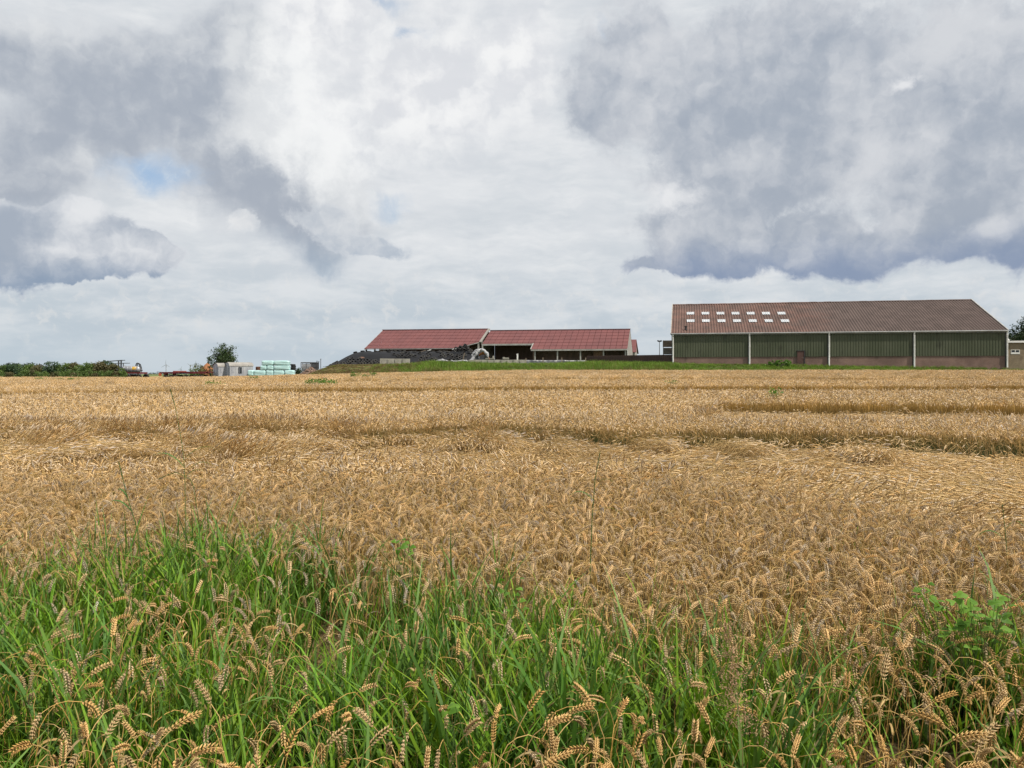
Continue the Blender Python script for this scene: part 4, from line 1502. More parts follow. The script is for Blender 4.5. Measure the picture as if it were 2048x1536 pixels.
# steel cage container
a, b = P(602, 739, 127), P(633, 725.2, 127)
cg = empty('steel_cage', (a.x, 127, a.z - 0.3), 0.06, 'grey steel cage container standing behind the rubble heap', 'container')
w_, h_ = b.x - a.x, b.z - a.z + 0.3
mb = MB()
for x in (0, w_ * .33, w_ * .66, w_):
    for y in (0, 1.4):
        mb.bar((x, y, 0), (x, y, h_), .09)
for z in (0.05, h_ * .5, h_):
    for y in (0, 1.4):
        mb.bar((0, y, z), (w_, y, z), .09 if z < h_ else .13)
for x in (0, w_):
    for z in (0.05, h_):
        mb.bar((x, 0, z), (x, 1.4, z), .09)
mb.build('frame', mat('grey_steel', (0.10, 0.10, 0.105), (0.07, 0.07, 0.075), 0.6, 2), cg)
mb = MB()
for x in np.arange(.12, w_, .15):
    mb.bar((x, .02, 0), (x, .02, h_), .018)
for z in np.arange(.1, h_, .15):
    mb.bar((0, .02, z), (w_, .02, z), .018)
mb.build('bars', M_galv, cg)
mb = MB()
mb.box((w_ * .68, 0.06, h_ * .35), (w_ - .05, 0.10, h_ - .06))
mb.box((w_ * .45, 1.3, 0.0), (w_ - .05, 1.34, h_ - .06))
mb.build('panel', M_dark, cg)
mb = MB()
mb.box((.05, 0.5, 0.05), (w_ * .62, 1.2, h_ * .86))
mb.build('liner', mat('pale_liner', (0.40, 0.41, 0.43), (0.33, 0.34, 0.36), 0.5, 2), cg)

# thin posts beside it
for px, py, lab in ((641.5, 717.5, 'tallest thin post on the weedy bank beside the silage heap'), (634.0, 721.5, 'thin post right beside the steel cage'), (637.5, 722.5, 'thin post in the middle of three beside the steel cage')):
    a, b = P(px, 738, 122), P(px, py, 122)
    mb = MB()
    mb.tube([a, b], 0.045, 6)
    mb.bar(b + Vector((-.12, 0, -.05)), b + Vector((.12, 0, -.05)), .04)
    tag(mb.build('thin_post', M_dark), lab, 'post', 'thin posts on the weedy bank')

# irrigation boom behind the hedge
a = P(230, 745, 120)
bo = empty('spray_boom', (a.x, 120, 0.6), 0.0, 'dark steel spray boom frame rising behind the hedge', 'spray boom')
bz = lambda py: CAMZ + (HOR - py) / FPX * 120 - 0.6
bx = lambda px: (px - 230) / FPX * 120
M_boom = mat('boom_steel', (0.09, 0.10, 0.11), (0.06, 0.065, 0.07), 0.5, 2)
mb = MB()
for y in (0, .8):
    mb.bar((bx(201), y, bz(723.6)), (bx(245), y, bz(720.3)), .09)
    mb.bar((bx(218), y, bz(727.0)), (bx(255), y, bz(726.2)), .08)
mb.build('boom_arm', M_boom, bo)
mb = MB()
for px, p0 in ((202.5, 723.6), (236.5, 720.5), (237.8, 720.5), (241.5, 727), (231.5, 727)):
    for y in (0, .8):
        mb.bar((bx(px), y, 0), (bx(px), y, bz(p0)), .10)
mb.build('upright', M_boom, bo)
mb = MB()
for py in (732, 736.2, 741):
    mb.bar((bx(226), 0, bz(py)), (bx(237), 0, bz(py)), .10)
mb.build('cross_bar', M_boom, bo)

# sand heap and rubble
def mound(name, px, pytop, d, wx, wy, z0, m, label, cat, chunks=0, cm=None, seed=0, peak=0.5, kind=None):
    zt = P(px, pytop, d).z
    rs = np.random.default_rng(seed)
    u, v = np.meshgrid(np.linspace(-1, 1, 36), np.linspace(-1, 1, 26), indexing='ij')
    rr = np.sqrt(u ** 2 + v ** 2)
    h = np.clip(1 - rr, 0, 1) ** 0.85 * (zt - z0) * (0.85 + 0.3 * fbm(u * 2 + seed, v * 2, 3))
    h *= (zt - z0) / h.max()
    pts = np.stack([u * wx / 2, v * wy / 2, h - 0.05], -1)
    mb = MB()
    mb.grid(pts)
    mats = [m]
    if chunks:
        mats.append(cm)
        for _ in range(chunks):
            i, j = rs.integers(2, 34), rs.integers(1, 16)
            p = pts[i, j]
            s = rs.uniform(.06, .20)
            R = Matrix.Rotation(rs.uniform(0, 6), 3, 'Z') @ Matrix.Rotation(rs.uniform(-.8, .8), 3, 'X')
            mb.box((-s, -s * .6, -s * .45), (s, s * .6, s * .45), rot=R, org=p + np.array([0, 0, .04]), mi=1)
    o = mb.build(name, mats, smooth=False)
    o.location = (P(px, pytop, d).x, d, z0)
    return tag(o, label, cat, kind=kind)


mound('sand_heap', 415, 725.5, 121, 5.2, 4.0, 0.7, mat('orange_sand', (0.38, 0.165, 0.075), (0.28, 0.125, 0.06), 0.95, 2.0, fine=0.3, bump=0.4), 'orange sand heap behind the left site hut', 'sand heap', seed=3)
M_rubble = mat('brick_rubble', (0.27, 0.17, 0.13), (0.20, 0.15, 0.12), 0.95, 4.0, c3=(0.34, 0.28, 0.23), fine=0.4)
mound('rubble_heap', 622, 735.5, 117.5, 5.0, 4.0, 1.0, mat('rubble_soil', (0.20, 0.14, 0.10), (0.15, 0.11, 0.075), 0.95, 3.0, fine=0.4, bump=0.4), 'pinkish brick rubble heap right of the bales', 'rubble', 420, M_rubble, 5, kind='stuff')

# wind turbines on the horizon
M_turb = mat('turbine_grey', (0.30, 0.34, 0.40), (0.28, 0.32, 0.38), 0.6, 0.1, fine=0.02)
def turbine(px, py_hub, blade_px, rot, label, d=7000.0):
    a = P(px, py_hub, d)
    t = empty('wind_turbine', (a.x, d, 0), 0, label, 'wind turbine', 'wind turbines on the horizon')
    hz = a.z
    mb = MB()
    mb.tube([(0, 0, -5), (0, 0, hz)], (4.0, 2.6), 10)
    mb.build('tower', M_turb, t)
    mb = MB()
    mb.box((-2.4, -5, hz - 2.4), (2.4, 8, hz + 2.4))
    mb.tube([(0, -5, hz), (0, -9, hz)], (2.2, 0.6), 8)
    mb.build('nacelle', M_turb, t)
    R = blade_px * d / FPX
    for k in range(3):
        an = rot + k * 2 * math.pi / 3
        dr = np.array([math.sin(an), 0, math.cos(an)])
        sdv = np.array([math.cos(an), 0, -math.sin(an)])
        mb = MB()
        c = np.array([0, -6.5, hz])
        mb.prism([c + dr * 1.5 - sdv * 1.6, c + dr * R * .2 - sdv * 2.6, c + dr * R - sdv * .5, c + dr * R + sdv * .5, c + dr * R * .2 + sdv * 2.0, c + dr * 1.5 + sdv * 1.6], (0, 0.9, 0))
        mb.build('blade', M_turb, t)


turbine(332.2, 729.5, 10.5, 0.0, 'leftmost and clearest wind turbine, standing over the red trailers')
turbine(381.0, 731.5, 8.0, -0.9, 'wind turbine with two blades raised, right of the clearest one')
turbine(391.5, 730.0, 9.0, 0.05, 'faint wind turbine beside the shrub and the sand heap', 7600)
turbine(362.0, 738.0, 6.0, 0.35, 'small faint wind turbine low behind the trailer deck', 9000)
# church spire far away
a = P(173.4, 721, 2400)
cs = empty('church_spire', (a.x, 2400, 0), 0, 'tiny dark church spire above the hedge', 'church')
mb = MB()
mb.tube([(0, 0, a.z - 14), (0, 0, a.z)], (1.5, 0.12), 8)
mb.build('spire', mat('far_slate', (0.10, 0.12, 0.14), (0.09, 0.11, 0.13), 0.8, 0.1), cs)
mb = MB()
mb.box((-1.6, -1.6, -1), (1.6, 1.6, a.z - 14))
mb.build('tower', mat('far_brick', (0.14, 0.13, 0.13), (0.12, 0.11, 0.11), 0.8, 0.1), cs)

# ------------------------------------------------------------------ trees and bushes
M_leaf = veg_mat('leaf', False, 0.25, 0.5, 0.3)
M_bark = mat('bark', (0.10, 0.08, 0.06), (0.06, 0.05, 0.04), 0.95, 4.0, fine=0.4)


def leaves(mb, cen, rad, n, size, c_lo, c_hi, rs, squash=1.0, droop=0.0):
    """n small folded leaf faces spread through overlapping clumps"""
    cen = np.asarray(cen, float)
    rad = np.asarray(rad, float)
    k = rs.choice(len(cen), n, p=rad ** 2 / (rad ** 2).sum())
    d = rs.normal(0, 1, (n, 3))
    d /= np.linalg.norm(d, axis=1)[:, None]
    r = rs.random(n) ** 0.45
    p = cen[k] + d * (r * rad[k])[:, None] * np.array([1, 1, squash])
    a = rs.normal(0, 1, (n, 3)) + np.array([0, 0, -droop])
    a /= np.linalg.norm(a, axis=1)[:, None]
    b = np.cross(a, rs.normal(0, 1, (n, 3)))
    b /= np.linalg.norm(b, axis=1)[:, None] + 1e-9
    s = (size * rs.uniform(0.6, 1.4, n))[:, None]
    v = np.stack([p - a * s, p - b * s * 0.5, p + a * s, p + b * s * 0.5], 1).reshape(-1, 3)
    t = rs.random((n, 1))
    clump = rs.uniform(0.0, 1.0, len(cen))[k][:, None]
    t = np.clip(0.5 * t + 0.5 * clump, 0, 1)
    c = np.asarray(c_lo) * (1 - t) + np.asarray(c_hi) * t
    mb.add(v, np.arange(4 * n).reshape(n, 4), np.repeat(c, 4, axis=0))


def bush(px, pytop, d, w, label, cat='bush', group=None, c_lo=(0.022, 0.045, 0.014), c_hi=(0.06, 0.10, 0.03), n=1500, size=0.12, name='bush', seed=0, z0=None, spiky=0.3):
    rs = np.random.default_rng(seed + 1000)
    p = P(px, pytop, d)
    zb_ = gz(p.x, d) if z0 is None else z0
    h = p.z - zb_
    t = empty(name, (p.x, d, zb_), 0, label, cat, group)
    cen, rad = [], []
    for i in range(16):
        q = rs.random()
        z = h * (0.12 + 0.75 * q)
        rr = w / 2 * (1.0 - 0.55 * q ** 1.5)
        cen.append((rs.uniform(-1, 1) * rr, rs.uniform(-1, 1) * rr * 0.8, z))
        rad.append(rs.uniform(0.16, 0.30) * min(h, w) + 0.05)
    for i in range(5):
        cen.append((rs.normal(0, w * 0.2), rs.normal(0, w * 0.15), h * rs.uniform(0.86, 0.98)))
        rad.append(h * 0.08 + 0.04)
    mb = MB()
    for c in cen[::3]:
        mb.tube([(0, 0, -0.2), (c[0] * .3, c[1] * .3, c[2] * .5), c], (0.05, 0.035, 0.01), 5)
    mb.build('stems', M_bark, t)
    mb = MB()
    leaves(mb, cen, rad, n, size, c_lo, c_hi, rs)
    mb.build('foliage', M_leaf, t)
    return t


gh = 'bushes of the hedge at the left field edge'
GREEN = ((0.055, 0.100, 0.026), (0.155, 0.225, 0.058))
OLIVE = ((0.065, 0.070, 0.028), (0.17, 0.145, 0.07))
BLUEG = ((0.028, 0.058, 0.030), (0.075, 0.125, 0.055))
hb = [(-34, 731, 3.2, GREEN), (-12, 731, 3.0, GREEN), (8, 732, 2.6, GREEN), (25, 731, 2.4, BLUEG), (42, 730.5, 2.4, GREEN), (58, 730, 2.4, GREEN), (75, 729.5, 2.3, OLIVE), (90, 733.5, 1.9, GREEN),
      (104, 724.5, 2.3, BLUEG), (119, 727, 2.0, GREEN), (133, 727, 2.2, GREEN), (147, 728, 1.9, OLIVE), (160, 731, 1.7, GREEN), (173, 727.5, 1.8, GREEN), (187, 727.5, 2.2, OLIVE), (202, 727, 2.0, OLIVE), (215, 722, 1.7, BLUEG), (226, 729, 1.5, OLIVE), (236, 736, 1.3, GREEN), (244, 742, 1.0, GREEN)]
lab = ['bush partly cut off at the left end of the hedge', 'rounded green hedge bush left of the lowest dip', 'olive hedge bush beside the dip', 'low bush filling the dip in the hedge', 'tall dark bush right of the dip in the hedge', 'green hedge bush below the church spire', 'olive brown hedge bush in front of the spray boom', 'tallest dark bush at the spray boom', 'low bush beside the slurry tanker']
for i, (px, py, w, c) in enumerate(hb):
    l = lab[0] if i < 2 else lab[1] if i < 6 else lab[2] if i == 6 else lab[3] if i == 7 else lab[4] if i in (8, 9) else lab[5] if i < 14 and i != 11 else lab[6] if i in (11, 14, 15, 17) else lab[7] if i == 16 else lab[8]
    bush(px, py + random.uniform(-.5, .5), 109.5 + random.uniform(-.8, 1.2), w * 1.15, l, 'bush', gh, c[0], c[1], 2200, 0.10, seed=i)
for i, px in enumerate(range(-20, 250, 14)):          # low front growth
    bush(px + random.uniform(-4, 4), 745 + random.uniform(-5, 2), 107.2, 1.5, 'low leafy growth along the front foot of the hedge', 'bush', 'low growth in front of the hedge', *(GREEN if i % 3 else OLIVE), n=900, size=0.08, seed=60 + i)
# far trees beyond the hedge on the left
for i, (px, py, w) in enumerate(((3, 730.5, 8), (13, 728.5, 7), (24, 726.3, 9), (32, 728, 7), (45, 729.3, 8), (57, 728.8, 7), (66, 729.3, 6), (-14, 729, 9))):
    bush(px, py, 235 + 6 * (i % 3), w * .75, 'dark far tree peeping over the left end of the hedge', 'tree', 'far trees beyond the hedge', (0.022, 0.042, 0.022), (0.05, 0.08, 0.04), 1300, 0.22, 'far_tree', 200 + i, 0.2)


def tree(pxb, pyb, d, limbs, label, n, size, c_lo, c_hi, r0, seed, name='tree', clump=(0.45, 0.8)):
    rs = np.random.default_rng(seed)
    b = P(pxb, pyb, d)
    zb_ = gz(b.x, d)
    t = empty(name, (b.x, d, zb_), 0, label, 'tree')
    org = np.array([b.x, d, zb_])
    tr = MB()
    lm_ = MB()
    fork = np.array([0, 0, (P(pxb, pyb, d).z - zb_) * 0.6])
    tr.tube([(0, 0, -0.3), fork * 0.5, fork], (r0 * 1.4, r0, r0 * .85), 8)
    cen, rad = [], []
    for (px, py) in limbs:
        e = np.array(P(px, py, d)) - org
        e[1] += rs.uniform(-1, 1) * abs(e[0] + 0.4) * 0.9
        mid = fork + (e - fork) * 0.5 + np.array([-(e[0]) * 0.12, 0, abs(e[0]) * 0.08])
        path = np.array([fork, fork * .5 + mid * .5 + rs.normal(0, .05, 3), mid, mid * .5 + e * .5 + rs.normal(0, .08, 3), e])
        lm_.tube(path, (r0 * .55, r0 * .45, r0 * .34, r0 * .2, r0 * .08), 6)
        for q in np.linspace(0.28, 1.0, 12):
            p = np.array([np.interp(q, np.linspace(0, 1, 5), path[:, k]) for k in range(3)])
            s = rs.uniform(*clump) * (1.05 - 0.55 * q)
            cen.append(p + rs.normal(0, 0.3, 3) * (1.1 - q))
            rad.append(s)
            tip = p + rs.normal(0, 1, 3) * s
            lm_.tube([p, p * .5 + tip * .5 + rs.normal(0, .05, 3), tip], (r0 * .12, r0 * .08, r0 * .03), 4)
            cen.append(tip)
            rad.append(s * 0.55)
    trunk = tr.build('trunk', M_bark, t)
    lm_.build('limbs', M_bark, trunk)
    mb = MB()
    leaves(mb, cen, rad, n, size, c_lo, c_hi, rs)
    mb.build('crown', M_leaf, t)
    return t


tree(449, 726, 124, [(434, 699), (431, 708), (440, 701), (443, 690), (448, 691), (453, 697), (463, 694), (461, 703), (466, 711), (457, 712), (441, 713), (438, 720), (459, 720), (450, 703), (468, 718), (447, 716)],
     'dark green tree with an open ragged top behind the site huts', 7500, 0.12, (0.026, 0.052, 0.022), (0.085, 0.13, 0.05), 0.16, 11, clump=(0.7, 1.1))
tree(2050, 684, 146, [(2014, 676), (2022, 668), (2030, 658), (2040, 644), (2052, 634), (2066, 640), (2080, 650), (2090, 664), (2034, 674), (2050, 662), (2064, 668), (2020, 680), (2046, 676), (2074, 678)],
     'dark leafy tree behind the flat roofed brick annexe', 8000, 0.17, (0.012, 0.028, 0.013), (0.045, 0.075, 0.03), 0.28, 12, clump=(1.0, 1.7))
bush(420.5, 713.5, 119, 0.7, 'narrow upright sapling beside the left site hut', 'sapling', None, (0.03, 0.055, 0.02), (0.075, 0.11, 0.04), 500, 0.09, 'sapling', 31)
bush(425, 722, 119.5, 0.9, 'thin dark shrub behind the left site hut', 'shrub', None, *BLUEG, n=260, size=0.09, name='shrub', seed=32)
bush(397, 730, 119, 2.3, 'yellow green shrub in front of the orange sand heap', 'shrub', None, (0.06, 0.075, 0.022), (0.15, 0.16, 0.06), 1300, 0.09, 'shrub', 33)
bush(388, 737, 118, 1.4, 'low green shrub left of the yellow green one', 'shrub', None, *GREEN, n=600, size=0.08, name='shrub', seed=34)
bush(594, 737, 120, 1.6, 'dark low bush between the bales and the steel cage', 'shrub', None, (0.02, 0.04, 0.015), (0.045, 0.07, 0.025), 800, 0.09, 'shrub', 36)
bush(1558, 721.0, 115.4, 4.2, 'lush green weed clump left of the barn door', 'weed clump', None, (0.07, 0.145, 0.02), (0.14, 0.25, 0.045), 3200, 0.10, 'weed_clump', 37)
# distant treelines on the horizon (too far to tell the trees apart)
mb = MB()
rs_ = np.random.default_rng(5)
cen, rad = [], []
for px in np.arange(-300, 1030, 1.2):
    top = 744.6 + 1.6 * float(fbm(px * 0.06, 3.0)) + (0 if 240 < px < 330 else -.5)
    dd = 1900 + 120 * float(vnoise(px * .03, 8))
    z = P(0, top, dd).z
    cen.append((P(px, 0, dd).x, dd, z * .5))
    rad.append(z * .62)
leaves(mb, cen, rad, 16000, 1.0, (0.05, 0.075, 0.05), (0.085, 0.11, 0.075), rs_)
tag(mb.build('distant_treeline', M_leaf), 'low green treeline far away on the horizon', 'treeline', kind='stuff')

# ------------------------------------------------------------------ wheat and grass
M_wheat = veg_mat('wheat', True, 0.12, 0.6, 0.2)
M_wheat1 = veg_mat('wheat_single', False, 0.12, 0.6, 0.2)
M_grass = veg_mat('grass', True, 0.26, 0.5, 0.16)
M_grass1 = veg_mat('grass_single', False, 0.38, 0.5, 0.16)

EAR = [(0.63, 0.445, 0.235), (0.61, 0.42, 0.20), (0.65, 0.485, 0.295), (0.58, 0.385, 0.17), (0.63, 0.49, 0.33)]
STEM_LO, STEM_MID, STEM_HI = np.array([0.11, 0.085, 0.03]), np.array([0.46, 0.285, 0.085]), np.array([0.56, 0.385, 0.15])  # older straw is duller low down; darkened further as painted depth between ears


def axis_frame(t, rs):
    r = rs.normal(0, 1, 3)
    n = unit(np.cross(t, r))
    return n, np.cross(t, n)


def floret(mb, base, d, n, b, L, w, c0, c1):
    m = base + d * L * 0.42
    v = np.array([base, m + n * w, m + b * w * .8, m - n * w, m - b * w * .8, base + d * L])
    c = np.array([c0, c0, c0, c0, c0, c1])
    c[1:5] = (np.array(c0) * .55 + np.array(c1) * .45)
    mb.add(v, [(0, 2, 1), (0, 3, 2), (0, 4, 3), (0, 1, 4), (5, 1, 2), (5, 2, 3), (5, 3, 4), (5, 4, 1)], c)


def stalk(stem_mb, ear_mb, lod, base, h, az, nod, lean, rs, knee=None, ear=True, awn=0.0, leaf=0.6, earlen=0.095, green=0.0):
    """one wheat plant: straw, drooping ear of two rows of spikelets, dry leaf"""
    n = {0: 15, 1: 8, 2: 5}[lod]
    s = np.linspace(0, 1, n) ** (0.8 if knee is None else 1.0)
    if knee is None:
        th = lean + 0.22 * nod * smoothstep(0.60, 0.9, s) + 0.50 * nod * smoothstep(0.83, 1.0, s)
    else:
        k0, ang = knee
        th = lean + (ang - lean) * smoothstep(0.0, k0, s) + (0.05 if k0 < .5 else .15) * np.sin(s * 5 + rs.uniform(0, 6))
    ds = np.diff(s) * h
    hd = np.array([math.cos(az), math.sin(az), 0])
    wob = rs.normal(0, 0.004 if knee is None else 0.02, (n, 3)) * np.minimum(1, s * 3)[:, None]
    p = np.zeros((n, 3))
    for i in range(1, n):
        a = (th[i] + th[i - 1]) / 2
        p[i] = p[i - 1] + ds[i - 1] * (hd * math.sin(a) + np.array([0, 0, 1]) * math.cos(a))
    p = p + wob + np.asarray(base)
    if knee is not None:
        p[:, 2] = np.maximum(p[:, 2], 0.015)
    tone = rs.uniform(.8, 1.15)
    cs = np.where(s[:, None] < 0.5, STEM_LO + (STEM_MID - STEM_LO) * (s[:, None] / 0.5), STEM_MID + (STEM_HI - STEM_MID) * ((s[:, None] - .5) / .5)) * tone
    if knee is not None:
        cs = cs * 0.35 + np.array([0.60, 0.43, 0.205]) * 0.65 * tone
    if green:
        g_ = np.clip(green * np.clip(1.15 - s[:, None] * 1.4, 0, 1), 0, 1)
        cs = cs * (1 - g_) + np.array([0.10, 0.15, 0.055]) * g_
    r = 0.0017
    if knee is not None:
        r *= 1.5
    if lod == 0:
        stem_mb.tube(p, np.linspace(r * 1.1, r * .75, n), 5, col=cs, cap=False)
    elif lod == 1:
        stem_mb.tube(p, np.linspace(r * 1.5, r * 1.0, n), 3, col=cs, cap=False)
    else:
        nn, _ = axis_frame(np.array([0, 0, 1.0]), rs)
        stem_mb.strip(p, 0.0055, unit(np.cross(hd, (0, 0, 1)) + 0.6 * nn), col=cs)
    # dry leaves
    if rs.random() < leaf and lod < 2:
        for _ in range(1 if lod else rs.integers(1, 3)):
            i0 = rs.uniform(.35, .85)
            a = p[int(i0 * (n - 1))]
            la = rs.uniform(0, 6.28)
            ld = np.array([math.cos(la), math.sin(la), 0])
            m_ = 7 if lod == 0 else 4
            q = np.linspace(0, 1, m_)
            L = rs.uniform(.10, .22)
            up = rs.uniform(.2, .9)
            lp = a + L * (q[:, None] * ld * .8 + np.array([0, 0, 1]) * (up * q - (up + .5) * q ** 2)[:, None])
            tw = rs.uniform(-2, 2)
            sd_ = np.stack([np.cross(ld, (0, 0, 1)) * math.cos(tw * x) + np.array([0, 0, 1]) * math.sin(tw * x) for x in q])
            lc = np.array([0.36, 0.26, 0.12]) * rs.uniform(.6, 1.2)
            stem_mb.strip(lp, 0.009 * (1 - q ** 2 * .85), sd_, col=lc)
    if not ear:
        return
    # ear
    th0 = th[-1]
    m = {0: 15, 1: 9, 2: 4}[lod]
    q = np.linspace(0, 1, m + 1)
    tha = th0 + (0.4 * nod if knee is None else rs.uniform(-.3, .5)) * q
    ep = np.zeros((m + 1, 3))
    for i in range(m):
        a = (tha[i] + tha[i + 1]) / 2
        ep[i + 1] = ep[i] + earlen / m * (hd * math.sin(a) + np.array([0, 0, 1]) * math.cos(a))
    ep = ep + p[-1]
    ec = np.array(EAR[rs.integers(0, len(EAR))]) * rs.uniform(.85, 1.12)
    if lod == 0:
        n0, b0 = axis_frame(unit(ep[1] - ep[0]), rs)
        for i in range(m):
            t = unit(ep[min(i + 1, m)] - ep[max(i - 1, 0)])
            n0 = unit(n0 - t * np.dot(n0, t))
            b0 = np.cross(t, n0)
            sgn = 1 if i % 2 else -1
            taper = math.sin(min(1.0, (i + 2) / 7) * math.pi / 2) * (1.0 - 0.45 * max(0, (i - m * .65) / (m * .35)))
            for j, (ob, sp) in enumerate(((0.0, 0.62), (-1, 0.48), (1, 0.48))):
                d = unit(t + n0 * sgn * (sp + .05 * rs.normal()) + b0 * ob * 0.40)
                c = ec * rs.uniform(.8, 1.2)
                L = 0.0170 * (0.72 + .28 * taper) * rs.uniform(.9, 1.15)
                bs = ep[i] + n0 * sgn * 0.0022 * taper + b0 * ob * 0.0018
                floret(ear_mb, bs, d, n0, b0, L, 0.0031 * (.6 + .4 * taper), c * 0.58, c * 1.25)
                if awn or i > m - 4:
                    al = awn if awn else 0.014
                    tip = bs + d * (L + al)
                    w_ = np.cross(d, b0) * 0.0003
                    ear_mb.add(np.array([bs + d * L * .8 - w_, bs + d * L * .8 + w_, tip]), [(0, 1, 2)], c * 1.1)
    elif lod == 1:
        sh = np.array([.35, .8, 1, .95, 1.0, .95, .9, .85, .7, .15])
        rad = 0.0080 * sh * (1 + .32 * np.where(np.arange(m + 1) % 2, 1, -1))
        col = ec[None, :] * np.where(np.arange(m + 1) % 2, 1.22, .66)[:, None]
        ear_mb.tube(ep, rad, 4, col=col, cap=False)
    else:
        ear_mb.tube(ep, 0.0088 * np.array([.5, 1.0, 1.05, .9, .2]), 3, col=ec[None, :] * np.array([.75, 1.15, .8, 1.15, 1.0])[:, None], cap=False)


def rand_nod(rs):
    u = rs.random()
    return rs.uniform(2.1, 3.1) if u < .62 else rs.uniform(1.1, 2.1) if u < .86 else rs.uniform(.1, .9)


def make_library(prefix, meshes):
    c = bpy.data.collections.new(prefix)              # not linked to the scene: only a library for the scatter below
    for i, me in enumerate(meshes):
        o = bpy.data.objects.new('%s_%03d' % (prefix, i), me)
        c.objects.link(o)
    return c


_SCT = {}


def scatter(name, lib, pos, rot, scale, idx, tint):
    """a mass of plants: one object whose points carry the plants of a library"""
    me = bpy.data.meshes.new(name)
    n = len(pos)
    me.vertices.add(n)
    me.vertices.foreach_set('co', np.asarray(pos, np.float32).ravel())
    for nm, ty, arr, key in (('rot', 'FLOAT_VECTOR', rot, 'vector'), ('scl', 'FLOAT_VECTOR', scale, 'vector'), ('idx', 'INT', idx, 'value'), ('tint', 'FLOAT_VECTOR', tint, 'vector')):
        a = me.attributes.new(nm, ty, 'POINT')
        a.data.foreach_set(key, np.asarray(arr, np.int32 if ty == 'INT' else np.float32).ravel())
    o = bpy.data.objects.new(name, me)
    COL.objects.link(o)
    ng = bpy.data.node_groups.new(name + '_scatter', 'GeometryNodeTree')
    ng.interface.new_socket('Geometry', in_out='INPUT', socket_type='NodeSocketGeometry')
    ng.interface.new_socket('Geometry', in_out='OUTPUT', socket_type='NodeSocketGeometry')
    N = ng.nodes.new
    gi, go = N('NodeGroupInput'), N('NodeGroupOutput')
    ci = N('GeometryNodeCollectionInfo')
    ci.inputs['Collection'].default_value = lib
    ci.inputs['Separate Children'].default_value = True
    ci.inputs['Reset Children'].default_value = True
    ip = N('GeometryNodeInstanceOnPoints')
    ip.inputs['Pick Instance'].default_value = True
    L = ng.links.new
    m2p = N('GeometryNodeMeshToPoints')
    L(gi.outputs[0], m2p.inputs['Mesh'])
    L(m2p.outputs[0], ip.inputs['Points'])
    L(ci.outputs[0], ip.inputs['Instance'])
    for nm, ty, sock in (('rot', 'FLOAT_VECTOR', 'Rotation'), ('scl', 'FLOAT_VECTOR', 'Scale'), ('idx', 'INT', 'Instance Index')):
        a = N('GeometryNodeInputNamedAttribute')
        a.data_type = ty
        a.inputs['Name'].default_value = nm
        src = [s for s in a.outputs if s.enabled and s.name == 'Attribute'][0]
        L(src, ip.inputs[sock])
    L(ip.outputs[0], go.inputs[0])
    md = o.modifiers.new('scatter', 'NODES')
    md.node_group = ng
    return o


def poisson(y0, y1, dens, rs, margin=0.9, k=0.63):
    """random points in the wedge the photograph can see (plus a margin), dens per square metre"""
    area = k * (y1 ** 2 - y0 ** 2) + 2 * margin * (y1 - y0)
    n = int(area * dens)
    u = rs.random(n)
    # density of y proportional to the width at y
    yy = np.linspace(y0, y1, 400)
    cdf = np.cumsum(2 * k * yy + 2 * margin)
    cdf = (cdf - cdf[0]) / (cdf[-1] - cdf[0])
    y = np.interp(u, cdf, yy)
    x = rs.uniform(-1, 1, n) * (k * y + margin)
    return x, y


def pxof(x, y):
    return 1024 + FPX * x / y


